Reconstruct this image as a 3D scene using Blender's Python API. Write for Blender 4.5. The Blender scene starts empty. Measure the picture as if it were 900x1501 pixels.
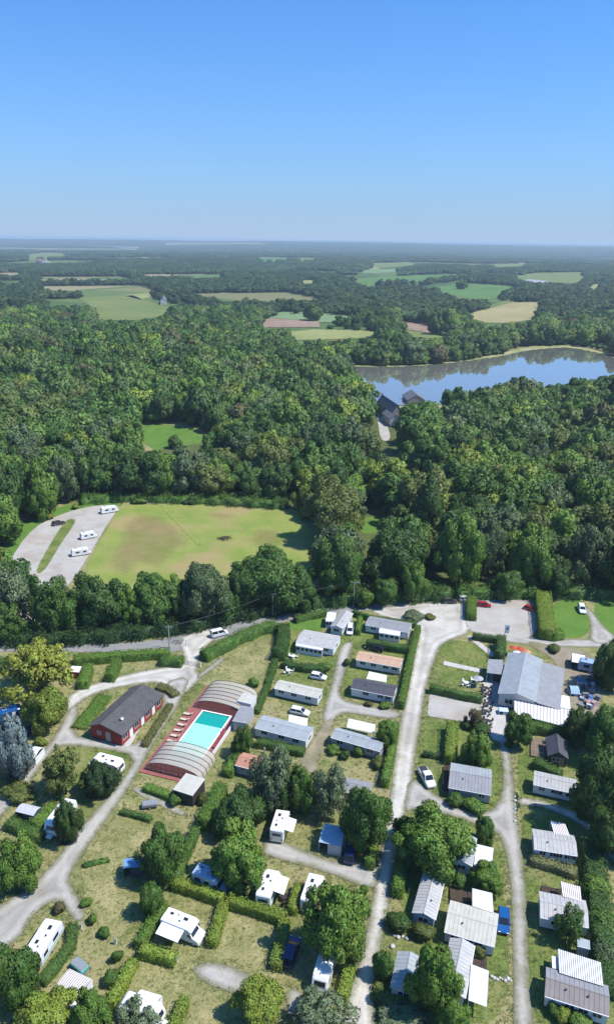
import bpy, math, random
import numpy as np
from mathutils import Matrix, Vector

# ------------------------------------------------------------------ camera, sky, sun, exposure
sc = bpy.context.scene
CAMH = 90.0
PITCH = math.radians(20.35)
ROLL = 0.0133
FPX = 750.5 / math.tan(math.radians(35))           # focal length in photo pixels (900 x 1501)
CAM = np.array([0.0, 0.0, CAMH])
_f = np.array([0, math.cos(PITCH), -math.sin(PITCH)])
_r0 = np.array([1.0, 0, 0]); _u0 = np.array([0, math.sin(PITCH), math.cos(PITCH)])
_r = _r0 * math.cos(ROLL) + _u0 * math.sin(ROLL)
_u = -_r0 * math.sin(ROLL) + _u0 * math.cos(ROLL)
cd = bpy.data.cameras.new('camera'); cam = bpy.data.objects.new('camera', cd)
sc.collection.objects.link(cam)
cd.sensor_fit = 'VERTICAL'; cd.sensor_height = 24; cd.lens = 12 / math.tan(math.radians(35))
cd.clip_start = 0.5; cd.clip_end = 60000
cam.matrix_world = Matrix(((_r[0], _u[0], -_f[0], CAM[0]), (_r[1], _u[1], -_f[1], CAM[1]), (_r[2], _u[2], -_f[2], CAM[2]), (0, 0, 0, 1)))
sc.camera = cam
SUN_AZ = math.radians(98)        # clockwise from straight ahead
SUN_EL = math.radians(57)
w = bpy.data.worlds.new('World'); sc.world = w; w.use_nodes = True
nt = w.node_tree; bg = nt.nodes['Background']
sky = nt.nodes.new('ShaderNodeTexSky'); sky.sky_type = 'NISHITA'; sky.sun_disc = False
sky.sun_elevation = SUN_EL; sky.sun_rotation = SUN_AZ; sky.altitude = 100
sky.air_density = 1.0; sky.dust_density = 1.0; sky.ozone_density = 8.0
tint = nt.nodes.new('ShaderNodeMix'); tint.data_type = 'RGBA'; tint.blend_type = 'MULTIPLY'; tint.inputs['Factor'].default_value = 1
tint.inputs['B'].default_value = (0.42, 0.92, 1.32, 1)          # the camera's deep-blue rendering of a clear summer sky
nt.links.new(sky.outputs[0], tint.inputs['A'])
wc = nt.nodes.new('ShaderNodeTexCoord'); wx = nt.nodes.new('ShaderNodeSeparateXYZ'); nt.links.new(wc.outputs['Generated'], wx.inputs[0])
we = nt.nodes.new('ShaderNodeMath'); we.operation = 'MULTIPLY'; we.inputs[1].default_value = -8.0; nt.links.new(wx.outputs['Z'], we.inputs[0])
wp = nt.nodes.new('ShaderNodeMath'); wp.operation = 'POWER'; wp.inputs[0].default_value = math.e; nt.links.new(we.outputs[0], wp.inputs[1])
wk = nt.nodes.new('ShaderNodeMath'); wk.operation = 'MULTIPLY'; wk.inputs[1].default_value = .96; wk.use_clamp = True; nt.links.new(wp.outputs[0], wk.inputs[0])
hm_ = nt.nodes.new('ShaderNodeMix'); hm_.data_type = 'RGBA'; hm_.inputs['B'].default_value = (3.0, 4.0, 5.5, 1)   # pale summer haze low over the land
nt.links.new(wk.outputs[0], hm_.inputs['Factor']); nt.links.new(tint.outputs['Result'], hm_.inputs['A'])
nt.links.new(hm_.outputs['Result'], bg.inputs[0]); bg.inputs[1].default_value = 0.13
sd = bpy.data.lights.new('sun', 'SUN'); sd.energy = 5.0; sd.angle = math.radians(0.53); sd.color = (1.0, 0.955, 0.88)
sun = bpy.data.objects.new('sun', sd); sc.collection.objects.link(sun)
sdir = Vector((math.sin(SUN_AZ) * math.cos(SUN_EL), math.cos(SUN_AZ) * math.cos(SUN_EL), math.sin(SUN_EL)))
sun.rotation_euler = sdir.to_track_quat('Z', 'Y').to_euler(); sun.location = (60, 0, 160)
sc.view_settings.view_transform = 'Standard'; sc.view_settings.look = 'None'
sc.view_settings.exposure = 0.22; sc.view_settings.gamma = 1.0; sc.view_settings.use_curve_mapping = False
sc.render.engine = 'CYCLES'
cy = sc.cycles
cy.max_bounces = 5; cy.diffuse_bounces = 2; cy.glossy_bounces = 2; cy.transmission_bounces = 3
cy.volume_bounces = 0; cy.transparent_max_bounces = 8
cy.use_denoising = True; cy.caustics_reflective = False; cy.caustics_refractive = False
C = sc.collection
rnd = random.Random(7)
NP = np.random.default_rng(11)

# ------------------------------------------------------------------ geometry helpers
def hgt(x, y):
    """terrain height: flat camp, a low wooded hill on the left, gentle swells far off"""
    x = np.asarray(x, float); y = np.asarray(y, float)
    s = np.clip((y - 285) / 110, 0, 1); s = s * s * (3 - 2 * s)
    h = 14 * np.exp(-(((x + 190) / 150) ** 2 + ((y - 500) / 120) ** 2)) * s
    g = np.clip((y - 1500) / 2500, 0, 1)
    h = h + g * (9 * np.sin(x / 900 + 1.3) + 8 * np.sin(y / 1300 + x / 2100))
    r = np.hypot(x, y); k = np.clip((r - 5500) / 6500, 0, 1); k = k * k * (3 - 2 * k)
    h = h + k * (46 + 12 * np.sin(x / 2600 + 1) + 7 * np.sin(x / 900 + y / 3000))
    return h
def U(px, py, z=0.0):
    """where the sight line through a photo pixel meets the horizontal plane z"""
    d = _f + (px - 450) / FPX * _r - (py - 750.5) / FPX * _u
    return CAM + d * ((z - CAM[2]) / d[2])
def G(px, py, dz=0.0):
    """... meets the terrain"""
    z = 0.0
    for _ in range(5):
        p = U(px, py, z + dz); z = float(hgt(p[0], p[1]))
    return p
def project(x, y, z):
    dx = x - CAM[0]; dy = y - CAM[1]; dz = z - CAM[2]
    a = dx * _r[0] + dy * _r[1] + dz * _r[2]; b = dx * _u[0] + dy * _u[1] + dz * _u[2]; c = dx * _f[0] + dy * _f[1] + dz * _f[2]
    c = np.where(c < 1, 1, c)
    return 450 + FPX * a / c, 750.5 - FPX * b / c
def inpoly(px, py, poly):
    px = np.asarray(px, float); py = np.asarray(py, float)
    res = np.zeros(px.shape, bool); n = len(poly)
    for i in range(n):
        x0, y0 = poly[i]; x1, y1 = poly[(i + 1) % n]
        if y0 == y1: continue
        c = ((y0 > py) != (y1 > py)) & (px < (x1 - x0) * (py - y0) / (y1 - y0) + x0)
        res ^= c
    return res
def mesh_np(name, V, parts, smooth=False):
    me = bpy.data.meshes.new(name)
    V = np.asarray(V, np.float32)
    parts = [np.asarray(p, np.int32) for p in parts if len(p)]
    me.vertices.add(len(V)); me.vertices.foreach_set('co', V.ravel())
    loops = np.concatenate([p.ravel() for p in parts])
    tot = np.concatenate([np.full(len(p), p.shape[1], np.int32) for p in parts])
    me.loops.add(len(loops)); me.loops.foreach_set('vertex_index', loops)
    me.polygons.add(len(tot))
    st = np.concatenate([[0], np.cumsum(tot)[:-1]]).astype(np.int32)
    me.polygons.foreach_set('loop_start', st); me.polygons.foreach_set('loop_total', tot)
    if smooth: me.polygons.foreach_set('use_smooth', np.ones(len(tot), bool))
    me.update(calc_edges=True); me.validate()
    return me
class MB:
    """collects shapes into one mesh"""
    def __init__(s): s.v = []; s.f = []
    def add(s, vs, fs):
        o = len(s.v); s.v += [tuple(float(c) for c in v) for v in vs]; s.f += [tuple(o + i for i in q) for q in fs]; return s
    def box(s, x0, y0, z0, x1, y1, z1):
        return s.add([(x0, y0, z0), (x1, y0, z0), (x1, y1, z0), (x0, y1, z0), (x0, y0, z1), (x1, y0, z1), (x1, y1, z1), (x0, y1, z1)],
                     [(0, 3, 2, 1), (4, 5, 6, 7), (0, 1, 5, 4), (1, 2, 6, 5), (2, 3, 7, 6), (3, 0, 4, 7)])
    def hexa(s, bot, top):
        return s.add(list(bot) + list(top), [(0, 3, 2, 1), (4, 5, 6, 7), (0, 1, 5, 4), (1, 2, 6, 5), (2, 3, 7, 6), (3, 0, 4, 7)])
    def plate(s, q, t):
        """quad with thickness t downwards"""
        return s.hexa([(p[0], p[1], p[2] - t) for p in q], q)
    def cyl(s, p0, p1, r0, r1=None, n=8, caps=True):
        r1 = r0 if r1 is None else r1
        p0 = Vector(p0); p1 = Vector(p1); d = (p1 - p0).normalized()
        a = d.orthogonal().normalized(); b = d.cross(a)
        vs = []
        for p, r in ((p0, r0), (p1, r1)):
            for i in range(n):
                t = 2 * math.pi * i / n; vs.append(p + (a * math.cos(t) + b * math.sin(t)) * r)
        fs = [(i, (i + 1) % n, n + (i + 1) % n, n + i) for i in range(n)]
        if caps: fs += [tuple(range(n - 1, -1, -1)), tuple(range(n, 2 * n))]
        return s.add(vs, fs)
    def loft(s, rings, caps=True):
        n = len(rings[0]); vs = [p for r in rings for p in r]; fs = []
        for k in range(len(rings) - 1):
            for i in range(n):
                j = (i + 1) % n; fs.append((k * n + i, k * n + j, (k + 1) * n + j, (k + 1) * n + i))
        if caps: fs += [tuple(range(n - 1, -1, -1)), tuple(range((len(rings) - 1) * n, len(rings) * n))]
        return s.add(vs, fs)
    def pillow(s, prof, w, e=0.1, inset=0.08):
        """side profile (x,z) given width w along y, with softened side edges"""
        cx = sum(p[0] for p in prof) / len(prof); cz = sum(p[1] for p in prof) / len(prof)
        mx = max(abs(p[0] - cx) for p in prof); mz = max(abs(p[1] - cz) for p in prof)
        def ring(y, k): return [(cx + (p[0] - cx) * (1 - k / mx), y, cz + (p[1] - cz) * (1 - k / mz)) for p in prof]
        return s.loft([ring(w / 2, inset), ring(w / 2 - e * .35, inset * .35), ring(w / 2 - e, 0), ring(-w / 2 + e, 0), ring(-w / 2 + e * .35, inset * .35), ring(-w / 2, inset)])
    def mesh(s, name, smooth=False):
        me = bpy.data.meshes.new(name); me.from_pydata(s.v, [], s.f); me.update()
        if smooth: me.polygons.foreach_set('use_smooth', [True] * len(me.polygons))
        return me
    def build(s, name, m, parent=None, smooth=False):
        return link(name, s.mesh(name, smooth), m, parent)
def link(name, me, m=None, parent=None):
    o = bpy.data.objects.new(name, me); C.objects.link(o)
    if m is not None and not me.materials: me.materials.append(m)
    if parent is not None: o.parent = parent
    return o
def tag(o, label=None, cat=None, group=None, kind=None):
    if label: o['label'] = label
    if cat: o['category'] = cat
    if group: o['group'] = group
    if kind: o['kind'] = kind
    return o
def thing(name, label, cat, loc=(0, 0, 0), rz=0.0, group=None):
    o = bpy.data.objects.new(name, None); C.objects.link(o); o.empty_display_size = 0.3
    o.location = loc; o.rotation_euler = (0, 0, rz)
    return tag(o, label, cat, group)
def copy_tree(o, parent=None):
    c = o.copy(); C.objects.link(c); c.parent = parent
    for ch in list(o.children): copy_tree(ch, c)
    return c
def loc_pts(root, pts):
    a = root.rotation_euler[2]; l = root.location; ca, sa = math.cos(a), math.sin(a); out = []
    for p in pts:
        dx, dy = p[0] - l[0], p[1] - l[1]; out.append((dx * ca + dy * sa, -dx * sa + dy * ca, p[2] - l[2]))
    return out
def rectq(q, z):
    FL, FR, NR, NL = [U(p[0], p[1], z)[:2] for p in q]
    uu = (FR - FL + NR - NL) / 2; L = float(np.hypot(*uu)); uu = uu / L; v = np.array([-uu[1], uu[0]])
    W = float(((FL - NL) @ v + (FR - NR) @ v) / 2); c = (FL + FR + NR + NL) / 4
    return c, math.atan2(uu[1], uu[0]), L, W

# ------------------------------------------------------------------ materials (procedural)
def nodes(m):
    m.use_nodes = True; return m.node_tree, m.node_tree.nodes['Principled BSDF']
MATS = {}
def mat(name, col, rough=0.6, var=0.12, scale=3.0, metal=0.0, bump=0.0, bscale=30.0, dark=None, spec=0.35):
    """paint, metal, stone...: a base colour with uneven wear"""
    if name in MATS: return MATS[name]
    m = bpy.data.materials.new(name); t, b = nodes(m); L = t.links.new
    tc = t.nodes.new('ShaderNodeTexCoord')
    n = t.nodes.new('ShaderNodeTexNoise'); n.inputs['Scale'].default_value = scale; n.inputs['Detail'].default_value = 5
    L(tc.outputs['Object'], n.inputs['Vector'])
    r = t.nodes.new('ShaderNodeMapRange'); r.inputs['From Min'].default_value = .3; r.inputs['From Max'].default_value = .75
    L(n.outputs['Fac'], r.inputs['Value'])
    mx = t.nodes.new('ShaderNodeMix'); mx.data_type = 'RGBA'
    d = dark or tuple(c * (1 - 2.2 * var) for c in col)
    mx.inputs['A'].default_value = (*col, 1); mx.inputs['B'].default_value = (*d, 1)
    L(r.outputs['Result'], mx.inputs['Factor']); L(mx.outputs['Result'], b.inputs['Base Color'])
    b.inputs['Roughness'].default_value = rough; b.inputs['Metallic'].default_value = metal
    b.inputs['Specular IOR Level'].default_value = spec
    if bump:
        n2 = t.nodes.new('ShaderNodeTexNoise'); n2.inputs['Scale'].default_value = bscale; L(tc.outputs['Object'], n2.inputs['Vector'])
        bp = t.nodes.new('ShaderNodeBump'); bp.inputs['Strength'].default_value = bump; bp.inputs['Distance'].default_value = .05
        L(n2.outputs['Fac'], bp.inputs['Height']); L(bp.outputs['Normal'], b.inputs['Normal'])
    MATS[name] = m; return m
def ramp(t, stops):
    c = t.nodes.new('ShaderNodeValToRGB'); e = c.color_ramp.elements
    while len(e) < len(stops): e.new(0.5)
    for k, (p, col) in enumerate(stops): e[k].position = p; e[k].color = (*col, 1)
    return c
def noise(t, scale, detail=4, vec=None, rough=.55):
    n = t.nodes.new('ShaderNodeTexNoise'); n.inputs['Scale'].default_value = scale; n.inputs['Detail'].default_value = detail
    n.inputs['Roughness'].default_value = rough
    if vec is not None: t.links.new(vec, n.inputs['Vector'])
    return n
def sheet_mat(name, stops, s1, s2, mixcol=None, rough=.9, soft=0.0, bump=.4, s3=None, amt=.5, wear=False, opa=1.0):
    """ground sheets: two scales of noise, ragged edge from the attribute d"""
    if name in MATS: return MATS[name]
    m = bpy.data.materials.new(name); t, b = nodes(m); L = t.links.new
    g = t.nodes.new('ShaderNodeNewGeometry'); pos = g.outputs['Position']
    n1 = noise(t, s1, 5, pos); n2 = noise(t, s2, 6, pos, .7)
    a = t.nodes.new('ShaderNodeMath'); a.operation = 'MULTIPLY_ADD'; a.inputs[1].default_value = .62
    L(n2.outputs['Fac'], a.inputs[0])
    a2 = t.nodes.new('ShaderNodeMath'); a2.operation = 'MULTIPLY'; a2.inputs[1].default_value = .46; L(n1.outputs['Fac'], a2.inputs[0]); L(a2.outputs[0], a.inputs[2])
    c = ramp(t, stops); L(a.outputs[0], c.inputs['Fac']); col = c.outputs['Color']
    if mixcol:
        n3 = noise(t, s3 or s1 * .35, 3, pos)
        r = t.nodes.new('ShaderNodeMapRange'); r.inputs['From Min'].default_value = .48; r.inputs['From Max'].default_value = .64; r.inputs['To Max'].default_value = amt
        L(n3.outputs['Fac'], r.inputs['Value'])
        mx = t.nodes.new('ShaderNodeMix'); mx.data_type = 'RGBA'; mx.inputs['B'].default_value = (*mixcol, 1)
        L(r.outputs['Result'], mx.inputs['Factor']); L(col, mx.inputs['A']); col = mx.outputs['Result']
    if wear:
        aw = t.nodes.new('ShaderNodeAttribute'); aw.attribute_name = 'd'; nw = noise(t, .8, 5, pos, .7)
        w1 = t.nodes.new('ShaderNodeMath'); w1.operation = 'MULTIPLY_ADD'; w1.inputs[1].default_value = -2.6; w1.inputs[2].default_value = 1.3; L(nw.outputs['Fac'], w1.inputs[0])
        w2 = t.nodes.new('ShaderNodeMath'); w2.operation = 'ADD'; L(w1.outputs[0], w2.inputs[0]); L(aw.outputs['Fac'], w2.inputs[1])
        wr = t.nodes.new('ShaderNodeMapRange'); wr.inputs['From Min'].default_value = 1.05; wr.inputs['From Max'].default_value = .1; wr.inputs['To Max'].default_value = .75; L(w2.outputs[0], wr.inputs['Value'])
        wm = t.nodes.new('ShaderNodeMix'); wm.data_type = 'RGBA'; wm.inputs['B'].default_value = (.17, .165, .075, 1); L(wr.outputs['Result'], wm.inputs['Factor']); L(col, wm.inputs['A']); col = wm.outputs['Result']
        rt = ramp(t, [(0, (.86,) * 3), (.22, (1.0,) * 3), (.36, (1.14,) * 3), (.52, (1.04,) * 3), (.70, (.84,) * 3), (1, (1.02,) * 3)])
        r1 = t.nodes.new('ShaderNodeMath'); r1.operation = 'MULTIPLY_ADD'; r1.inputs[1].default_value = .33; L(aw.outputs['Fac'], r1.inputs[0])
        r2 = t.nodes.new('ShaderNodeMath'); r2.operation = 'MULTIPLY_ADD'; r2.inputs[1].default_value = .30; r2.inputs[2].default_value = -.15; L(nw.outputs['Fac'], r2.inputs[0]); L(r2.outputs[0], r1.inputs[2]); L(r1.outputs[0], rt.inputs['Fac'])
        mm = t.nodes.new('ShaderNodeMix'); mm.data_type = 'RGBA'; mm.blend_type = 'MULTIPLY'; mm.inputs['Factor'].default_value = 1; L(col, mm.inputs['A']); L(rt.outputs['Color'], mm.inputs['B']); col = mm.outputs['Result']
    L(col, b.inputs['Base Color']); b.inputs['Roughness'].default_value = rough; b.inputs['Specular IOR Level'].default_value = .15
    if bump:
        bp = t.nodes.new('ShaderNodeBump'); bp.inputs['Strength'].default_value = bump; bp.inputs['Distance'].default_value = .12
        L(n2.outputs['Fac'], bp.inputs['Height']); L(bp.outputs['Normal'], b.inputs['Normal'])
    if soft:
        at = t.nodes.new('ShaderNodeAttribute'); at.attribute_name = 'd'
        ne = noise(t, max(.45, 1.5 / soft), 8, pos, .8)
        q = t.nodes.new('ShaderNodeMath'); q.operation = 'MULTIPLY_ADD'; q.inputs[1].default_value = 2.2 * soft; q.inputs[2].default_value = -1.1 * soft
        L(ne.outputs['Fac'], q.inputs[0])
        s = t.nodes.new('ShaderNodeMath'); s.operation = 'ADD'; L(q.outputs[0], s.inputs[0]); L(at.outputs['Fac'], s.inputs[1])
        r = t.nodes.new('ShaderNodeMapRange'); r.inputs['From Min'].default_value = -.08 * soft; r.inputs['From Max'].default_value = (.12 if opa == 1.0 else .9) * soft; r.inputs['To Max'].default_value = opa
        L(s.outputs[0], r.inputs['Value'])
        tr = t.nodes.new('ShaderNodeBsdfTransparent'); ms = t.nodes.new('ShaderNodeMixShader')
        L(r.outputs['Result'], ms.inputs[0]); L(tr.outputs[0], ms.inputs[1]); L(b.outputs[0], ms.inputs[2])
        L(ms.outputs[0], t.nodes['Material Output'].inputs['Surface'])
    MATS[name] = m; return m
def leaf_mat(name, from_object=True, stops=None):
    m = bpy.data.materials.new(name); t, b = nodes(m); L = t.links.new
    oi = t.nodes.new('ShaderNodeObjectInfo'); g = t.nodes.new('ShaderNodeNewGeometry')
    if from_object: col = oi.outputs['Color']
    else:
        c = ramp(t, stops); L(oi.outputs['Random'], c.inputs['Fac']); col = c.outputs['Color']
    # leaf to leaf and clump to clump differences of colour
    n1 = noise(t, .55, 3, g.outputs['Position']); 
    hv = t.nodes.new('ShaderNodeHueSaturation')
    mr = t.nodes.new('ShaderNodeMapRange'); mr.inputs['From Min'].default_value = 0; mr.inputs['From Max'].default_value = 1; mr.inputs['To Min'].default_value = .7; mr.inputs['To Max'].default_value = 1.38
    L(g.outputs['Random Per Island'], mr.inputs['Value']); L(mr.outputs['Result'], hv.inputs['Value'])
    mh = t.nodes.new('ShaderNodeMapRange'); mh.inputs['From Min'].default_value = .3; mh.inputs['From Max'].default_value = .7; mh.inputs['To Min'].default_value = .478; mh.inputs['To Max'].default_value = .518
    L(n1.outputs['Fac'], mh.inputs['Value']); L(mh.outputs['Result'], hv.inputs['Hue'])
    L(col, hv.inputs['Color'])
    L(hv.outputs['Color'], b.inputs['Base Color']); b.inputs['Roughness'].default_value = .55; b.inputs['Specular IOR Level'].default_value = .25
    tr = t.nodes.new('ShaderNodeBsdfTranslucent'); mt = t.nodes.new('ShaderNodeMix'); mt.data_type = 'RGBA'; mt.inputs['Factor'].default_value = .5
    mt.inputs['B'].default_value = (.12, .17, .03, 1); L(hv.outputs['Color'], mt.inputs['A']); L(mt.outputs['Result'], tr.inputs['Color'])
    ms = t.nodes.new('ShaderNodeMixShader'); ms.inputs[0].default_value = .22
    L(b.outputs[0], ms.inputs[1]); L(tr.outputs[0], ms.inputs[2]); L(ms.outputs[0], t.nodes['Material Output'].inputs['Surface'])
    return m

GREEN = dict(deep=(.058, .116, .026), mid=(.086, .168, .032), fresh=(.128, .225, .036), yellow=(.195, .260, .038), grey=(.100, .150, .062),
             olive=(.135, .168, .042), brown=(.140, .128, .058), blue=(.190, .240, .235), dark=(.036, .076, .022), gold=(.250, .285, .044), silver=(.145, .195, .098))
LEAF = leaf_mat('leaves')
LEAFW = leaf_mat('leaves_wood', False, [(p_, tuple(1.18 * c_ for c_ in k_)) for p_, k_ in [(0, GREEN['dark']), (.15, GREEN['deep']), (.32, GREEN['mid']), (.48, (.052, .106, .026)), (.53, GREEN['yellow']), (.58, GREEN['mid']), (.68, GREEN['fresh']), (.8, GREEN['grey']), (.9, GREEN['olive']), (.97, GREEN['deep']), (1, GREEN['brown'])]])
LEAFF = leaf_mat('leaves_far', False, [(0, (.032, .068, .024)), (.4, (.052, .100, .030)), (.7, (.070, .122, .036)), (.85, (.10, .155, .042)), (1, (.045, .085, .03))])
BARK = mat('bark', (.085, .066, .048), .9, .2, 2, bump=.6, bscale=8)
GLASS = mat('window_glass', (.02, .026, .034), .08, .1, spec=.6)
WHITE = mat('white_paint', (.78, .78, .76), .5, .05, 1.2)
PVC = mat('white_plastic', (.80, .80, .79), .4, .03, 2)
FRAME = mat('window_frame', (.72, .72, .70), .5, .05)
DARKM = mat('dark_metal', (.05, .05, .052), .5, .1)
GREYM = mat('grey_metal', (.36, .37, .38), .45, .1, metal=.3)
RUBBER = mat('rubber', (.022, .022, .022), .85, .1)
WOODD = mat('dark_timber', (.085, .058, .04), .8, .2, 2.5)
WOOD = mat('deck_timber', (.25, .19, .13), .8, .2, 2.5)
ALU = mat('aluminium', (.6, .61, .62), .35, .06, metal=.5)
CONC = mat('concrete', (.42, .40, .37), .9, .12, 1.5, bump=.3)
TERRAC = mat('terracotta_sheet', (.42, .22, .16), .8, .12, 2)
REDW = mat('red_render', (.34, .045, .035), .75, .12, 1.2)
SLATE = mat('slate_felt', (.105, .10, .098), .85, .16, .9, bump=.5, bscale=12)
LAMP = mat('lamp_glass', (.75, .74, .7), .2, .02)
TAIL = mat('tail_lamp', (.35, .02, .02), .3, .05)
def paint(name, c): return mat('car_' + name, c, .25, .03, 2, spec=.6)

# ------------------------------------------------------------------ ground and ground sheets
def ground_mat():
    m = bpy.data.materials.new('ground_grass'); t, b = nodes(m); L = t.links.new
    g = t.nodes.new('ShaderNodeNewGeometry'); pos = g.outputs['Position']
    n1 = noise(t, .055, 5, pos); n2 = noise(t, .45, 5, pos, .65); n3 = noise(t, 2.6, 8, pos, .85)
    def comb(a, ka, b_, kb):
        x = t.nodes.new('ShaderNodeMath'); x.operation = 'MULTIPLY'; x.inputs[1].default_value = ka; L(a, x.inputs[0])
        y = t.nodes.new('ShaderNodeMath'); y.operation = 'MULTIPLY_ADD'; y.inputs[1].default_value = kb; L(b_, y.inputs[0]); L(x.outputs[0], y.inputs[2]); return y.outputs[0]
    v = comb(comb(n1.outputs['Fac'], .42, n2.outputs['Fac'], .28), 1.0, n3.outputs['Fac'], .42)
    c = ramp(t, [(.40, (.060, .095, .022)), (.48, (.125, .155, .042)), (.545, (.21, .21, .078)), (.61, (.31, .275, .13)), (.68, (.22, .18, .095))])
    L(v, c.inputs['Fac'])
    # far countryside: parcels of different crops
    vo = t.nodes.new('ShaderNodeTexVoronoi'); vo.inputs['Scale'].default_value = .0042; L(pos, vo.inputs['Vector'])
    sx = t.nodes.new('ShaderNodeSeparateColor'); L(vo.outputs['Color'], sx.inputs[0])
    cf = ramp(t, [(0, (.06, .10, .03)), (.35, (.10, .16, .045)), (.6, (.13, .16, .05)), (.8, (.22, .19, .09)), (1, (.30, .26, .14))]); L(sx.outputs[0], cf.inputs['Fac'])
    ln = t.nodes.new('ShaderNodeVectorMath'); ln.operation = 'LENGTH'; L(pos, ln.inputs[0])
    r = t.nodes.new('ShaderNodeMapRange'); r.inputs['From Min'].default_value = 330; r.inputs['From Max'].default_value = 650; L(ln.outputs['Value'], r.inputs['Value'])
    mx = t.nodes.new('ShaderNodeMix'); mx.data_type = 'RGBA'; L(r.outputs['Result'], mx.inputs['Factor']); L(c.outputs['Color'], mx.inputs['A']); L(cf.outputs['Color'], mx.inputs['B'])
    L(mx.outputs['Result'], b.inputs['Base Color']); b.inputs['Roughness'].default_value = .95; b.inputs['Specular IOR Level'].default_value = .1
    bp = t.nodes.new('ShaderNodeBump'); bp.inputs['Strength'].default_value = .5; bp.inputs['Distance'].default_value = .1
    L(n3.outputs['Fac'], bp.inputs['Height']); L(bp.outputs['Normal'], b.inputs['Normal'])
    return m
def make_ground():
    na = 240
    rad = list(np.linspace(6, 280, 16)) + list(np.linspace(300, 900, 41)[0:]) + list(np.geomspace(930, 24000, 60))
    V = [(0, 0, 0)]
    ang = np.linspace(0, 2 * math.pi, na, endpoint=False)
    for r in rad:
        x = r * np.sin(ang); y = r * np.cos(ang); z = hgt(x, y)
        V += list(zip(x, y, z))
    V = np.array(V); tri = [(0, 1 + (i + 1) % na, 1 + i) for i in range(na)]
    quads = []
    for k in range(len(rad) - 1):
        a = 1 + k * na; b = a + na
        for i in range(na):
            j = (i + 1) % na; quads.append((a + i, a + j, b + j, b + i))
    me = mesh_np('ground', V, [tri, quads], True)
    o = link('ground', me, ground_mat()); tag(o, kind='structure')
make_ground()

def chaikin(P, n=2):
    P = np.asarray(P, float)
    for _ in range(n):
        Q = np.roll(P, -1, 0); P = np.stack([.75 * P + .25 * Q, .25 * P + .75 * Q], 1).reshape(-1, 2)
    return P
def sdist(X, Y, P):
    """signed distance to a polygon, positive inside"""
    d = np.full(X.shape, 1e9); n = len(P)
    for i in range(n):
        a = P[i]; b = P[(i + 1) % n]; e = b - a; l2 = e @ e + 1e-9
        t = np.clip(((X - a[0]) * e[0] + (Y - a[1]) * e[1]) / l2, 0, 1)
        d = np.minimum(d, np.hypot(X - a[0] - t * e[0], Y - a[1] - t * e[1]))
    return np.where(inpoly(X, Y, P), d, -d)
ZS = [0.0]; HARD = []
def sheet(name, poly, m, step=.8, margin=1.2, smooth=2, z=None, kind='structure', label=None):
    """a ground surface laid as a thin sheet over the terrain; poly in photo pixels"""
    W = np.array([G(*p)[:2] for p in poly])
    if smooth: W = chaikin(W, smooth)
    x0, y0 = W.min(0) - margin - step; x1, y1 = W.max(0) + margin + step
    step = max(step, math.sqrt((x1 - x0) * (y1 - y0) / 26000))
    xs = np.arange(x0, x1 + step, step); ys = np.arange(y0, y1 + step, step)
    X, Y = np.meshgrid(xs, ys); D = sdist(X, Y, W)
    keep = D > -margin; nx = len(xs)
    ok = keep[:-1, :-1] | keep[1:, :-1] | keep[:-1, 1:] | keep[1:, 1:]
    if margin == 0:
        ok = keep[:-1, :-1] & keep[1:, :-1] & keep[:-1, 1:] & keep[1:, 1:]
    idx = np.arange(X.size).reshape(X.shape)
    q = np.stack([idx[:-1, :-1][ok], idx[:-1, 1:][ok], idx[1:, 1:][ok], idx[1:, :-1][ok]], 1)
    used = np.unique(q); remap = np.full(X.size, -1); remap[used] = np.arange(len(used))
    ZS[0] += .0022
    if m.name.split('.')[0] in ('gravel_pale', 'gravel_grey', 'worn_asphalt', 'car_park_gravel', 'pale_paving', 'dirt'): HARD.append(W)
    zz = hgt(X, Y) + (ZS[0] if z is None else z)
    V = np.stack([X.ravel(), Y.ravel(), zz.ravel()], 1)[used]
    me = mesh_np(name, V, [remap[q]])
    at = me.attributes.new('d', 'FLOAT', 'POINT'); at.data.foreach_set('value', D.ravel()[used].astype(np.float32))
    o = link(name, me, m); tag(o, label, kind=kind); return o

GRAVEL = sheet_mat('gravel_pale', [(.35, (.345, .32, .275)), (.5, (.46, .43, .38)), (.62, (.54, .51, .455)), (.75, (.42, .39, .335))], .35, 4.0, (.25, .22, .17), soft=.8, s3=.12, wear=True)
GRAVG = sheet_mat('gravel_grey', [(.35, (.265, .25, .22)), (.5, (.36, .34, .305)), (.65, (.43, .405, .365))], .4, 5.0, (.21, .19, .145), soft=.8, s3=.2, wear=True)
ASPH = sheet_mat('worn_asphalt', [(.35, (.17, .165, .16)), (.5, (.23, .225, .215)), (.65, (.30, .29, .275))], .3, 5.0, soft=.6)
PARK = sheet_mat('car_park_gravel', [(.35, (.31, .285, .25)), (.5, (.39, .365, .325)), (.65, (.45, .425, .38))], .3, 5.0, (.31, .25, .19), soft=.7)
DIRT = sheet_mat('dirt', [(.35, (.18, .145, .10)), (.5, (.26, .215, .15)), (.65, (.33, .28, .20))], .4, 4.0, (.13, .135, .05), soft=1.0)
MEADOW = sheet_mat('meadow', [(.36, (.125, .19, .036)), (.48, (.18, .245, .046)), (.58, (.24, .27, .066)), (.7, (.30, .28, .095))], .09, 1.6, (.34, .25, .12), soft=.9, s3=.05, amt=.8)
LAWN = sheet_mat('green_lawn', [(.40, (.055, .098, .020)), (.52, (.12, .168, .036)), (.62, (.20, .215, .06))], .22, 2.6, (.26, .23, .10), soft=1.1, s3=.16, amt=.6)
LUSH = sheet_mat('lush_grass', [(.36, (.06, .13, .02)), (.5, (.09, .18, .028)), (.64, (.13, .21, .04))], .2, 2.2, soft=1.2)
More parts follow.
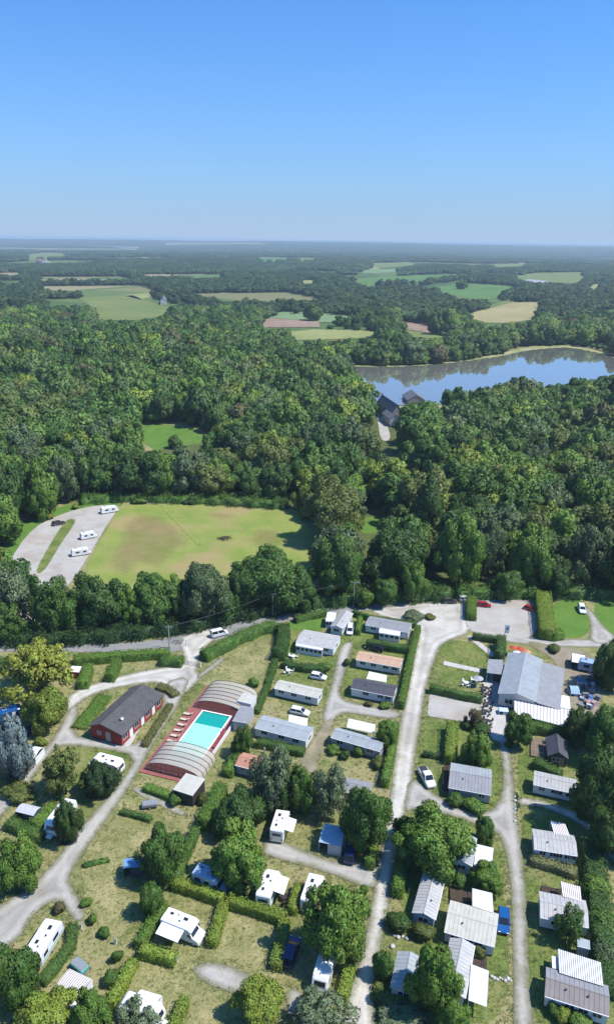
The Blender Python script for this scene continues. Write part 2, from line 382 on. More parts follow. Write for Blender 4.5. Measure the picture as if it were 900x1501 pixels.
DRY = sheet_mat('dry_lawn', [(.40, (.13, .155, .048)), (.52, (.245, .235, .092)), (.62, (.36, .31, .155))], .3, 3.0, (.15, .155, .05), soft=1.2, s3=.12)
PAVE = sheet_mat('pale_paving', [(.35, (.40, .375, .34)), (.5, (.46, .435, .40)), (.65, (.52, .495, .46))], .6, 5.0, soft=.25, bump=.15)
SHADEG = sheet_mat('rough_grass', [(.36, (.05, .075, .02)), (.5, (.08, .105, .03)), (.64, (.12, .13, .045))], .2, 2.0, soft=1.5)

# lawns of the plots first, then the ways over them
sheet('lawn', [(620, 1030), (750, 1060), (745, 1200), (735, 1290), (755, 1501), (640, 1501), (600, 1501), (590, 1380), (590, 1260), (610, 1150)], LAWN, 1.0)
sheet('lawn', [(755, 1090), (790, 1080), (860, 1100), (870, 1230), (880, 1400), (900, 1530), (775, 1530), (765, 1300), (765, 1210)], LAWN, 1.0)
sheet('lawn', [(415, 905), (470, 900), (520, 905), (605, 922), (590, 1030), (500, 1020), (450, 1040), (395, 1030)], LAWN, 1.0)
sheet('lawn', [(655, 935), (700, 945), (735, 950), (712, 1005), (640, 1005), (640, 960)], LAWN, .8)
sheet('dry_lawn', [(300, 985), (345, 955), (410, 925), (412, 950), (370, 1010), (330, 1005), (285, 1005)], DRY, .8)
sheet('dry_lawn', [(130, 1195), (215, 1155), (260, 1180), (250, 1230), (200, 1270), (190, 1380), (150, 1370), (115, 1290)], DRY, .8)
sheet('dry_lawn', [(210, 1400), (240, 1310), (400, 1340), (420, 1400), (390, 1480), (300, 1510), (180, 1510)], DRY, .8)
sheet('lawn', [(95, 1095), (150, 1090), (200, 1108), (175, 1140), (120, 1160), (60, 1155)], LAWN, .8)
sheet('lawn', [(805, 880), (860, 875), (868, 935), (812, 935)], LUSH, .8)
sheet('lawn', [(865, 878), (920, 878), (920, 935), (880, 930)], LUSH, .8)
sheet('lawn', [(430, 905), (475, 905), (475, 925), (440, 925), (420, 920)], LUSH, .8)
sheet('meadow', [(178, 741), (230, 735), (330, 737), (425, 747), (460, 775), (462, 840), (440, 885), (300, 900), (105, 870), (160, 770)], MEADOW, .9)
MDRY = sheet_mat('dry_meadow', [(.38, (.22, .20, .065)), (.5, (.31, .25, .105)), (.62, (.38, .28, .14))], .3, 2.0, (.19, .21, .055), soft=4.0, s3=.2, amt=.6, opa=.38)
sheet('dry_grass', [(182, 768), (205, 752), (238, 756), (272, 782), (280, 798), (262, 806), (236, 834), (205, 826), (185, 846), (158, 830), (172, 800)], MDRY, .9, margin=4, smooth=0)
sheet('dry_grass', [(375, 772), (415, 778), (418, 798), (385, 806), (360, 792)], MDRY, .9, margin=4)
sheet('dry_grass', [(300, 750), (345, 752), (350, 760), (310, 762)], MDRY, .9, margin=4)
sheet('field_edge', [(6, 832), (-40, 850), (-40, 790), (40, 762), (110, 735), (180, 732), (180, 744), (140, 744), (60, 775)], LUSH, 1.0)
sheet('clearing', [(205, 622), (250, 622), (300, 632), (315, 658), (240, 668), (205, 645)], LUSH, 1.5)
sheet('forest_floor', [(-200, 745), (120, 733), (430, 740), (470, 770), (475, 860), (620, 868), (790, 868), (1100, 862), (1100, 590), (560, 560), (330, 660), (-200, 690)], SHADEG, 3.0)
# public road behind the camp and the ways
sheet('road', [(-60, 946), (0, 943), (150, 945), (240, 938), (300, 922), (390, 902), (460, 888), (540, 880), (620, 876), (622, 889), (545, 894), (470, 901), (400, 915), (330, 934), (255, 960), (150, 956), (0, 955), (-60, 957)], ASPH, .7)
sheet('road', [(735, 930), (800, 936), (900, 938), (960, 936), (960, 948), (900, 950), (800, 948), (735, 941)], GRAVG, .7)
sheet('entrance_drive', [(258, 935), (300, 922), (330, 925), (300, 950), (292, 968), (288, 985), (300, 990), (270, 1020), (248, 1020), (238, 1000), (200, 1003), (150, 1013), (118, 1028), (100, 1050), (96, 1030), (105, 1014), (150, 998), (200, 985), (240, 978), (272, 975), (270, 960)], GRAVEL, .6)
sheet('camp_road', [(238, 1000), (280, 990), (268, 1025), (225, 1090), (192, 1152), (150, 1212), (120, 1255), (100, 1288), (112, 1310), (127, 1338), (122, 1352), (108, 1350), (98, 1335), (85, 1318), (55, 1335), (32, 1372), (18, 1385), (-60, 1430), (-60, 1370), (0, 1326), (30, 1308), (60, 1288), (125, 1205), (177, 1147), (202, 1108), (150, 1098), (97, 1092), (75, 1102), (45, 1147), (0, 1202), (-60, 1260), (-60, 1220), (0, 1167), (54, 1115), (87, 1070), (98, 1045), (112, 1030), (118, 1045), (103, 1077), (150, 1085), (212, 1092), (240, 1040)], GRAVG, .6, smooth=1)
sheet('camp_road', [(504, 1475), (519, 1435), (532, 1395), (543, 1335), (551, 1276), (560, 1240), (568, 1190), (573, 1150), (583, 1070), (592, 1030), (603, 975), (612, 930), (610, 915), (560, 905), (540, 893), (600, 885), (680, 880), (685, 905), (690, 928), (668, 935), (645, 945), (638, 965), (630, 990), (622, 1020), (617, 1060), (608, 1110), (606, 1140), (598, 1180), (588, 1215), (582, 1250), (573, 1300), (567, 1345), (558, 1390), (550, 1430), (547, 1470), (553, 1530), (490, 1530)], GRAVEL, .6, smooth=1)
sheet('car_park', [(676, 880), (700, 877), (790, 879), (792, 905), (780, 938), (740, 934), (690, 930), (680, 905)], PARK, .7)
sheet('path', [(855, 890), (863, 890), (885, 920), (905, 935), (890, 945), (862, 942), (866, 915)], GRAVG, .6)
sheet('plot_path', [(500, 942), (520, 940), (512, 962), (506, 985), (498, 1010), (500, 1026), (540, 1035), (590, 1042), (583, 1056), (540, 1050), (500, 1044), (490, 1056), (474, 1064), (472, 1045), (484, 1010), (492, 975)], GRAVG, .6)
sheet('dirt_track', [(474, 1058), (490, 1052), (484, 1075), (468, 1110), (462, 1135), (450, 1130), (435, 1115), (455, 1095)], DIRT, .6)
sheet('plot_path', [(725, 1050), (741, 1050), (746, 1090), (751, 1130), (755, 1172), (757, 1195), (762, 1225), (768, 1280), (772, 1340), (774, 1400), (777, 1450), (783, 1530), (752, 1530), (752, 1450), (750, 1380), (748, 1300), (742, 1250), (726, 1215), (690, 1207), (650, 1192), (610, 1184), (590, 1195), (600, 1135), (632, 1160), (672, 1187), (720, 1192), (736, 1165), (737, 1120), (728, 1085)], GRAVG, .6, smooth=1)
sheet('footpath', [(758, 1168), (790, 1172), (815, 1180), (850, 1194), (880, 1222), (905, 1255), (905, 1275), (880, 1240), (850, 1208), (812, 1190), (785, 1182), (758, 1180)], GRAVEL, .5)
sheet('plot_path', [(390, 1226), (415, 1233), (450, 1249), (500, 1266), (535, 1266), (556, 1250), (556, 1302), (535, 1302), (500, 1287), (455, 1272), (400, 1258), (383, 1250)], GRAVG, .5)
sheet('gravel_pitch', [(280, 1421), (302, 1408), (345, 1417), (380, 1436), (352, 1460), (315, 1448), (290, 1434)], GRAVG, .5)
sheet('gravel_pitch', [(418, 1446), (446, 1453), (456, 1490), (420, 1500)], GRAVG, .5)
sheet('concrete_pad', [(629, 1015), (708, 1029), (707, 1062), (626, 1050)], PARK, .5, smooth=0)
sheet('terrace', [(706, 1000), (722, 997), (730, 1000), (741, 1030), (742, 1090), (722, 1085), (708, 1062)], PAVE, .4, smooth=0)
sheet('terrace', [(716, 984), (740, 990), (740, 1030), (720, 1030)], PARK, .4, smooth=0)
sheet('footpath', [(683, 933), (690, 932), (724, 957), (722, 965)], PAVE, .4, smooth=0)
sheet('footpath', [(650, 969), (705, 981), (704, 987), (650, 975)], PAVE, .4, smooth=0)
sheet('yard', [(770, 938), (815, 948), (870, 956), (885, 1000), (872, 1075), (834, 1072), (822, 1010), (814, 966), (780, 950)], DIRT, .6)
sheet('paved_strip', [(213, 1035), (240, 1015), (205, 1068), (190, 1098), (178, 1092)], PAVE, .5)
sheet('footpath', [(286, 992), (326, 962), (332, 968), (292, 996)], GRAVG, .5)
sheet('footpath', [(196, 1150), (225, 1166), (262, 1184), (275, 1192), (268, 1198), (222, 1176), (192, 1158)], GRAVEL, .5)
sheet('parking_bay', [(6, 835), (48, 772), (100, 750), (140, 741), (180, 740), (163, 760), (115, 842), (90, 870), (-20, 870)], PARK, .8)
sheet('grass_median', [(50, 840), (64, 841), (88, 800), (113, 764), (106, 760), (96, 764), (80, 788)], LAWN, .6)
sheet('gravel_patch', [(-40, 905), (30, 900), (80, 893), (90, 908), (40, 928), (-40, 940)], PARK, .9)
sheet('meadow_track', [(232, 740), (240, 740), (275, 772), (298, 800), (292, 802), (262, 770)], MEADOW, .8)
sheet('sand_heap', [(213, 737), (240, 734), (262, 736), (262, 738), (240, 738), (214, 740)], DIRT, .8)
sheet('lake_road', [(548, 588), (556, 588), (567, 622), (574, 645), (558, 648), (554, 620)], PARK, 1.2)
sheet('village_yard', [(583, 678), (612, 678), (616, 692), (590, 694)], PARK, 1.2)
sheet('village_yard', [(520, 762), (556, 755), (566, 778), (530, 786)], LUSH, 1.2)

# lake
def lake_mat():
    m = bpy.data.materials.new('lake_water'); t, b = nodes(m); L = t.links.new
    b.inputs['Base Color'].default_value = (.20, .195, .165, 1); b.inputs['Roughness'].default_value = .035; b.inputs['IOR'].default_value = 1.33
    b.inputs['Specular IOR Level'].default_value = .5; b.inputs['Coat Weight'].default_value = 1.0; b.inputs['Coat IOR'].default_value = 1.45; b.inputs['Coat Roughness'].default_value = .04
    g = t.nodes.new('ShaderNodeNewGeometry'); n = noise(t, .25, 3, g.outputs['Position'])
    n2 = noise(t, .018, 3, g.outputs['Position'])
    r = t.nodes.new('ShaderNodeMapRange'); r.inputs['From Min'].default_value = .45; r.inputs['From Max'].default_value = .65; r.inputs['To Max'].default_value = .035; r.inputs['To Min'].default_value = .012
    L(n2.outputs['Fac'], r.inputs['Value'])
    bp = t.nodes.new('ShaderNodeBump'); bp.inputs['Distance'].default_value = .25; L(r.outputs['Result'], bp.inputs['Strength'])
    L(n.outputs['Fac'], bp.inputs['Height']); L(bp.outputs['Normal'], b.inputs['Normal']); L(bp.outputs['Normal'], b.inputs['Coat Normal'])
    return m
LAKE = [(505, 536), (540, 539), (620, 537), (680, 530), (735, 522), (770, 514), (830, 509), (870, 516), (905, 526), (960, 545), (960, 568), (900, 575), (800, 580), (700, 590), (590, 600), (545, 590), (520, 565)]
BANK = [(500, 534), (540, 537), (620, 535), (680, 528), (732, 519), (766, 510), (800, 507), (836, 506), (872, 514), (910, 524), (980, 540), (980, 575), (900, 580), (800, 585), (700, 596), (585, 606), (538, 596), (505, 565)]
BANKM = sheet_mat('lake_bank', [(.35, (.10, .13, .03)), (.5, (.26, .27, .10)), (.65, (.36, .33, .18))], .05, .5, soft=1.5)
sheet('lake_bank', BANK, BANKM, 2.5, z=.35)
sheet('lake', LAKE, lake_mat(), 3.0, margin=0, z=.75)

# fields of the far countryside
def fmat(name, a, b_): return sheet_mat('field_' + name, [(.35, tuple(x * .8 for x in a)), (.5, a), (.65, b_)], .012, .12, bump=0)
FG = fmat('crop', (.085, .17, .036), (.12, .20, .05)); FP = fmat('pasture', (.14, .18, .048), (.19, .21, .065)); FT = fmat('stubble', (.29, .25, .105), (.36, .31, .15))
FB = fmat('ploughed', (.27, .185, .13), (.33, .235, .165)); FY = fmat('hay', (.23, .25, .08), (.30, .30, .11)); FL = fmat('young_crop', (.16, .23, .10), (.21, .27, .12))
FIELDS = [
    ([(112, 437), (150, 435), (197, 433), (215, 441), (258, 452), (240, 464), (205, 470), (140, 470), (132, 450)], FP),
    ([(178, 433), (222, 429), (225, 436), (205, 440)], FY),
    ([(375, 471), (400, 466), (470, 472), (470, 480), (378, 481)], FB),
    ([(392, 467), (412, 457), (470, 459), (545, 466), (545, 474), (470, 473)], FL),
    ([(420, 487), (460, 483), (540, 484), (566, 488), (550, 496), (500, 498), (425, 500)], FY),
    ([(580, 470), (625, 475), (666, 488), (650, 492), (585, 482)], FB),
    ([(588, 484), (650, 492), (662, 490), (656, 499), (590, 494)], FP),
    ([(508, 410), (545, 407), (600, 404), (682, 401), (690, 406), (650, 415), (590, 417), (540, 420)], FG),
    ([(636, 421), (680, 415), (745, 419), (770, 425), (740, 436), (720, 440), (680, 438), (645, 428)], FG),
    ([(672, 463), (715, 452), (745, 444), (800, 442), (796, 452), (787, 468), (750, 474), (712, 474)], FT),
    ([(715, 452), (740, 446), (760, 443), (745, 440), (710, 449)], FP),
    ([(742, 406), (785, 400), (858, 399), (857, 408), (845, 416), (780, 413)], FP),
    ([(860, 417), (885, 416), (876, 424), (862, 424)], FY),
    ([(38, 373), (70, 370), (96, 371), (100, 377), (60, 380), (40, 380)], FP),
    ([(374, 380), (395, 377), (425, 378), (422, 384), (380, 384)], FG), ([(434, 379), (462, 378), (468, 382), (440, 384)], FP),
    ([(540, 386), (600, 384), (610, 389), (560, 393), (540, 391)], FP), ([(530, 396), (590, 394), (590, 399), (530, 401)], FL),
    ([(278, 404), (330, 402), (332, 406), (285, 408)], FG), ([(438, 411), (465, 411), (466, 416), (440, 416)], FY),
    ([(715, 387), (775, 386), (770, 391), (722, 392)], FP), ([(860, 496), (900, 500), (910, 512), (880, 506), (845, 500)], FP)]
for k, (p, m) in enumerate(FIELDS):
    sheet('field', p, m, 3.0, margin=0, smooth=0, z=.5)

# ------------------------------------------------------------------ trees
def ico(sub=1):
    import bmesh
    bm = bmesh.new(); bmesh.ops.create_icosphere(bm, subdivisions=sub, radius=1)
    V = np.array([v.co[:] for v in bm.verts]); Fc = np.array([[v.index for v in f.verts] for f in bm.faces]); bm.free(); return V, Fc
ICO1 = ico(1); ICO2 = ico(2)
def norm(a): return a / (np.linalg.norm(a, axis=-1, keepdims=True) + 1e-9)
def leaf_quads(P, N, size, rng, aspect=.62, jit=.45):
    """diamond-shaped leaf sprays at P facing about N"""
    n = len(P); N = norm(N + rng.normal(0, jit, (n, 3)))
    a = norm(np.cross(N, rng.normal(0, 1, (n, 3)))); b = np.cross(N, a)
    s = (size * rng.uniform(.55, 1.4, n))[:, None]
    k = rng.uniform(-.25, .25, (n, 1)) * s
    V = np.stack([P - a * s, P - b * s * aspect + N * k, P + a * s, P + b * s * aspect + N * k], 1).reshape(-1, 3)
    return V, np.arange(4 * n).reshape(n, 4)
def crown_mesh(name, seed, kind='round', n_leaf=3600, leaf=.034, lobes=26, core=ICO1):
    """unit crown: 1 wide, 1 high (tree foot at z=0)"""
    rng = np.random.default_rng(seed); cs = []; rs = []
    if kind == 'conifer':
        for k in range(lobes):
            t = (k + .5) / lobes; z = .12 + .84 * t; R = .42 * (1 - t) ** .85 + .02; m = 5 if t < .7 else 3
            for i in range(m):
                a = rng.uniform(0, 6.283); q = R * rng.uniform(.45, .85); cs.append((q * math.cos(a), q * math.sin(a), z - q * .22)); rs.append(.05 + .115 * (1 - t))
    else:
        zlo, flat = {'round': (.14, 1.0), 'broad': (.20, .8), 'loose': (.16, 1.0), 'column': (.04, 1.0), 'bush': (-.05, 1.0), 'dense': (.08, 1.0)}[kind]
        zc = (1 + zlo) / 2; hz = (1 - zlo) / 2
        rl = {'round': (.085, .185), 'broad': (.08, .18), 'loose': (.06, .13), 'column': (.10, .2), 'bush': (.10, .24), 'dense': (.11, .19)}[kind]
        k = 0
        if kind in ('round', 'broad', 'dense', 'loose'):
            nm = {'round': 8, 'broad': 9, 'dense': 11, 'loose': 12}[kind]; maj = []
            for i in range(nm):
                zz = -.75 + 1.75 * (i + .5) / nm; aa = i * 2.4 + rng.uniform(-.5, .5); rr = math.sqrt(max(0, 1 - min(1, abs(zz)) ** 2)) + .12
                R = rng.uniform(.20, .33); maj.append((np.array([R * rr * math.cos(aa), R * rr * math.sin(aa), zc + zz * (hz * .62) * rng.uniform(.85, 1.1)]), rng.uniform(.13, .21)))
            while k < lobes:
                c_, R = maj[k % nm]; p = norm(rng.normal(0, 1, 3) + np.array([0, 0, .25])); q = rng.uniform(.5, 1.0); r = rng.uniform(rl[0], rl[1]) * .82
                cs.append(tuple(c_ + p * R * q * np.array([1, 1, .85]))); rs.append(r); k += 1
        while k < lobes:
            p = rng.normal(0, 1, 3); p /= np.linalg.norm(p); q = rng.uniform(.38, 1.05) ** .42
            r = rng.uniform(*rl); x, y, z = p[0] * (.5 - r) * q, p[1] * (.5 - r) * q, zc + p[2] * (hz - r * .9) * q
            if kind in ('broad', 'round') and z < zc: x *= .9; y *= .9
            cs.append((x * rng.uniform(.85, 1.12), y * rng.uniform(.85, 1.12), z)); rs.append(r); k += 1
        cs.append((0, 0, zc)); rs.append(.30 if kind != 'loose' else .18)
    cs = np.array(cs); rs = np.array(rs)
    pr = rs ** 2; pr /= pr.sum(); li = rng.choice(len(cs), n_leaf * 2, p=pr)
    d = norm(rng.normal(0, 1, (n_leaf * 2, 3)) + np.array([0, 0, .25]))
    P = cs[li] + d * rs[li][:, None] * rng.uniform(.82, 1.12, (n_leaf * 2, 1))
    # keep the outer ones
    ins = np.zeros(len(P), bool)
    for c, r in zip(cs, rs): ins |= (np.linalg.norm(P - c, axis=1) < r * .8)
    idx = np.where(~ins)[0][:n_leaf]; P = P[idx]; d = d[idx]
    if kind == 'conifer': d = norm(d * np.array([1, 1, .5]) + np.array([0, 0, .5]))
    lv, lf = leaf_quads(P, d, leaf, rng, .5 if kind == 'conifer' else .62)
    Vs = [lv]; o = len(lv); Ts = []
    cv, cf = core
    ck = .8 if kind != 'loose' else .55
    for c, r in zip(cs, rs):
        Vs.append(cv * r * ck * rng.uniform(.85, 1.1, (len(cv), 1)) + c); Ts.append(cf + o); o += len(cv)
    cc = np.array([0, 0, .45]); Nn = [np.repeat(norm(d * .75 + norm(P - cc) * .6 + rng.normal(0, .28, d.shape)), 4, 0)] + [norm(cv * .8 + norm(c - cc) * .5) for c in cs]
    A = np.concatenate(Vs)
    for k in (0, 1):
        lo, hi = np.percentile(lv[:, k], (1.2, 98.8)); A[:, k] = (A[:, k] - (lo + hi) / 2) / (hi - lo)
    lo, hi = np.percentile(lv[:, 2], (.8, 99.2)); zb = {'conifer': .03, 'broad': .10, 'round': .06, 'loose': .08}.get(kind, .0)
    A[:, 2] = zb + (A[:, 2] - lo) / (hi - lo) * (1 - zb)
    me = mesh_np(name, A, [lf, np.concatenate(Ts)], True); me.normals_split_custom_set_from_vertices(np.concatenate(Nn).tolist()); return me
def trunk_mesh(name, seed, hi=.6):
    rng = random.Random(seed); b = MB(); top = Vector((rng.uniform(-.03, .03), rng.uniform(-.03, .03), hi))
    b.cyl((0, 0, -.02), top * .5, .036, .026, 7); b.cyl(top * .5, top, .026, .012, 7)
    for k in range(4):
        a = rng.uniform(0, 6.28); z = rng.uniform(.22, .42)
        b.cyl(top * (z / hi), (math.cos(a) * .24, math.sin(a) * .24, z + .2), .014, .005, 5)
    return b.mesh(name)
def setm(me, m): me.materials.append(m); return me
NEAR = {k: [setm(crown_mesh('crown', s, kd, nl, lf, lb), LEAF) for s in sd_] for k, kd, nl, lf, lb, sd_ in [
    ('round', 'round', 9500, .019, 52, (1, 2, 3)), ('broad', 'broad', 10000, .019, 60, (4, 5, 6)), ('loose', 'loose', 6500, .018, 64, (7, 8)),
    ('column', 'column', 5000, .022, 30, (9,)), ('bush', 'bush', 2600, .033, 22, (10, 11, 16)), ('dense', 'dense', 8500, .020, 44, (12, 13)), ('conifer', 'conifer', 7000, .026, 22, (14, 15))]}
MIDT = {k: [setm(crown_mesh('crown', s, kd, nl, lf, lb), LEAF) for s in sd_] for k, kd, nl, lf, lb, sd_ in [
    ('round', 'round', 4200, .028, 44, (21, 22)), ('broad', 'broad', 4200, .028, 50, (23, 24)), ('dense', 'dense', 3800, .029, 36, (25,)), ('loose', 'loose', 3000, .026, 46, (27,)), ('conifer', 'conifer', 2300, .042, 18, (26,))]}
TRUNKS = [setm(trunk_mesh('trunk', s), BARK) for s in (1, 2, 3)]
def plant_tree(name, label, cat, loc, D, H, crowns, col, group=None, rz=None, trunk=True):
    t = thing(name, label, cat, tuple(loc), rnd.uniform(0, 6.28) if rz is None else rz, group)
    c = link('crown', rnd.choice(crowns), parent=t); c.scale = (D * rnd.uniform(.95, 1.06), D * rnd.uniform(.95, 1.06), H)
    v = rnd.uniform(.88, 1.14); c.color = (col[0] * v, col[1] * v, col[2] * v, 1)
    if trunk:
        k = link('trunk', rnd.choice(TRUNKS), parent=t); k.scale = (D * .8, D * .8, H)
    return t
TREE_XY = []      # foot and radius of the trees that stand alone or in rows
def box_tree(box, kind, colour, name, label, cat='tree', group=None, near=True, hmin=.75, hmax=1.7):
    x0, y0, x1, y1 = box; cx, cyy = (x0 + x1) / 2, (y0 + y1) / 2
    H = 8.0
    for _ in range(4):
        p = U(cx, cyy, H / 2); dv = p - CAM; dep = dv @ _f; ppm = FPX / dep
        D = (x1 - x0) / ppm; el = math.asin(-dv[2] / np.linalg.norm(dv)); V = (y1 - y0) / ppm
        q = max(V * V - (D * math.sin(el)) ** 2, (.3 * D) ** 2) ** .5 / math.cos(el)
        H = min(max(q, hmin * D), hmax * D)
    if near: D *= .91; H *= .91
    p = U(cx, cyy, H / 2)
    TREE_XY.append((p[0], p[1], D / 2))
    return plant_tree(name, label, cat, (p[0], p[1], 0), D, H, (NEAR if near else MIDT)[kind], GREEN[colour], group)
B = 'broadleaf_tree'
near_trees = [
    ((0, 936, 106, 1030), 'loose', 'gold', B, 'tall golden-leaved tree over the left plots by the road hedge'),
    ((35, 1003, 102, 1072), 'round', 'yellow', B, 'bright yellow-green tree where the left camp road bends'),
    ((-26, 1044, 46, 1150), 'dense', 'blue', 'blue_conifer', 'pale silver-blue conifer at the left edge of the camp'),
    ((62, 1096, 126, 1172), 'loose', 'olive', B, 'feathery olive-green tree on the grass island between the camp roads'),
    ((118, 1114, 179, 1172), 'dense', 'dark', B, 'dark round walnut-like tree beside the white caravan near the red building'),
    ((78, 1170, 124, 1238), 'dense', 'deep', B, 'dark green tree overhanging a long white caravan'),
    ((-8, 1222, 60, 1306), 'round', 'fresh', B, 'full green tree at the left edge above the camp road fork'),
    ((206, 1212, 271, 1292), 'round', 'mid', B, 'round green tree beside the blue-roofed tent'),
    ((204, 1285, 241, 1352), 'column', 'mid', B, 'slim green tree at the head of the clipped hedge'),
    ((312, 1157, 391, 1228), 'dense', 'deep', B, 'dark rounded tree behind the lighter one near the pool annex'),
    ((308, 1204, 389, 1302), 'round', 'fresh', B, 'large light green tree beside the blue-grey camper van'),
    ((363, 1094, 430, 1190), 'loose', 'silver', B, 'grey-green airy tree shading the orange roof'),
    ((408, 1120, 460, 1198), 'dense', 'mid', B, 'smooth green tree behind the white motorhome in shade'),
    ((452, 1118, 507, 1202), 'loose', 'silver', B, 'grey-leaved tree beside the grey-roofed home'),
    ((500, 1146, 573, 1248), 'broad', 'mid', B, 'big bright tree overhanging the pale drive above the blue car'),
    ((447, 1296, 542, 1414), 'broad', 'fresh', B, 'huge spreading tree on the left of the pale drive'),
    ((583, 1182, 691, 1285), 'round', 'fresh', B, 'huge rounded tree on the right of the pale drive'),
    ((695, 1194, 725, 1238), 'dense', 'mid', B, 'small round tree at the fork of the plot paths'),
    ((674, 1071, 723, 1127), 'dense', 'fresh', B, 'neat round light green tree behind the blue-grey roofed home'),
    ((739, 1042, 785, 1097), 'round', 'mid', B, 'green tree in front of the striped restaurant canopy'),
    ((344, 1430, 424, 1510), 'broad', 'yellow', B, 'bright light green tree at the bottom on the gravel pitch'),
    ((430, 1452, 517, 1530), 'loose', 'silver', B, 'thin grey-green tree at the bottom beside the drive'),
    ((594, 1380, 674, 1498), 'broad', 'fresh', B, 'large tree over the dappled dark roof at the bottom'),
    ((-18, 1382, 57, 1482), 'round', 'mid', B, 'large tree in the bottom left corner'),
    ((22, 1450, 116, 1535), 'round', 'yellow', B, 'yellow-green tree at the bottom left below the striped awning'),
    ((104, 1456, 166, 1530), 'broad', 'fresh', B, 'green tree at the bottom beside the yellow-green one'),
    ((160, 1466, 235, 1540), 'loose', 'silver', B, 'greyish shrubby tree below the white caravan at the bottom'),
    ((836, 1090, 925, 1215), 'broad', 'deep', B, 'large dark tree at the right edge beside the white homes'),
    ((858, 1030, 930, 1120), 'broad', 'mid', B, 'large green tree at the right edge behind the yard'),
    ((868, 938, 925, 1015), 'dense', 'deep', B, 'dark tree at the right edge by the caravan in the yard'),
    ((826, 1038, 866, 1095), 'round', 'deep', B, 'dark green tree at the near end of the junk yard'),
    ((866, 1180, 940, 1262), 'round', 'deep', B, 'dark tree at the right edge below the footpath'),
    ((812, 1328, 853, 1384), 'loose', 'mid', B, 'thin young tree in front of a home with striped pergola'),
    ((688, 1262, 736, 1308), 'round', 'fresh', B, 'bushy tree between two white awnings'),
    ((552, 1058, 582, 1100), 'round', 'fresh', B, 'small leafy tree at the hedge end by the grey home'),
    ((682, 1038, 708, 1068), 'loose', 'brown', B, 'small purple-leaved tree at the concrete pad'),
    ((642, 1470, 690, 1530), 'round', 'fresh', B, 'low green tree at the bottom below the white awning'),
    ((546, 1388, 578, 1442), 'bush', 'mid', B, 'dense bush against the dappled dark roofed home'),
    ((340, 1060, 372, 1112), 'round', 'mid', B, 'small green tree beside the grey pool hut'),
    ((575, 1190, 610, 1232), 'bush', 'deep', B, 'dark bush under the huge rounded tree by the drive'),
]
for bx_, kd, co, nm, lb in near_trees: box_tree(bx_, kd, co, nm, lb)
# row between meadow and road, and the front of the right-hand wood
row = [((-30, 836, 50, 930), 'loose', 'silver', 'thin grey-green tree at the left end of the row before the meadow'),
       ((38, 838, 105, 935), 'loose', 'mid', 'airy tree with bare stems second in the row before the meadow'),
       ((98, 836, 192, 928), 'dense', 'deep', 'broad dark tree in the row before the meadow, below the parking bays'),
       ((186, 838, 268, 922), 'broad', 'mid', 'green tree in the middle of the row before the meadow'),
       ((225, 842, 275, 900), 'round', 'fresh', 'yellowish tree tucked into the row before the meadow'),
       ((262, 818, 342, 918), 'broad', 'grey', 'pale-topped tree in the row before the meadow'),
       ((334, 802, 447, 902), 'broad', 'mid', 'largest tree at the right end of the row before the meadow'),
       ((330, 832, 376, 905), 'dense', 'deep', 'dark slim tree in front of the largest one of the row')]
for bx_, kd, co, lb in row: box_tree(bx_, kd, co, B, lb, group='trees between the meadow and the road')
row2 = [((60, 862, 118, 935), 'round', 'mid', 'low leafy tree between the airy and the broad dark tree of the row'), ((168, 855, 215, 925), 'loose', 'fresh', 'light ragged tree between two big ones of the row'),
        ((248, 850, 290, 922), 'dense', 'deep', 'narrow dark tree squeezed into the row before the meadow'), ((300, 858, 350, 915), 'loose', 'mid', 'ragged low tree at the foot of the pale-topped one'),
        ((400, 830, 462, 900), 'round', 'deep', 'dark low tree right of the largest one of the row'), ((-20, 880, 40, 945), 'loose', 'mid', 'thin sapling group at the left end of the row')]
for bx_, kd, co, lb in row2: box_tree(bx_, kd, co, B, lb, group='trees between the meadow and the road')
wood_front = [((448, 698, 538, 802), 'broad', 'olive', 'broad olive-brown tree at the corner of the meadow'),
              ((456, 782, 535, 884), 'broad', 'mid', 'large tree behind the lamp post at the road'),
              ((530, 770, 622, 872), 'broad', 'deep', 'wide dark green tree behind the sandy junction'),
              ((584, 824, 627, 886), 'dense', 'fresh', 'light green rounded tree at the sandy junction'),
              ((519, 862, 548, 892), 'bush', 'fresh', 'small round bush tree right of the lamp post'),
              ((598, 690, 660, 796), 'conifer', 'deep', 'tall dark conifer standing out of the wood'),
              ((712, 712, 768, 806), 'conifer', 'mid', 'green conifer behind the car park'),
              ((636, 752, 716, 868), 'broad', 'fresh', 'bright broad tree behind the parked dark vehicles'),
              ((690, 752, 745, 850), 'dense', 'grey', 'grey-green tree beside the bright one behind the car park'),
              ((748, 768, 812, 868), 'round', 'fresh', 'pale-topped tree behind the red car'),
              ((826, 765, 890, 868), 'loose', 'grey', 'grey airy tree behind the grass plot at right'),
              ((880, 780, 960, 880), 'broad', 'deep', 'dark tree at the right edge behind the grass plot'),
              ((790, 815, 840, 876), 'round', 'deep', 'dark tree behind the tall car park hedge'),
              ((720, 832, 770, 880), 'round', 'mid', 'low bushy tree at the back of the car park'),
              ((545, 845, 590, 890), 'round', 'mid', 'low leafy tree at the edge of the sandy junction')]
for bx_, kd, co, lb in wood_front: box_tree(bx_, kd, co, 'conifer_tree' if kd == 'conifer' else B, lb, group='trees along the front of the wood')
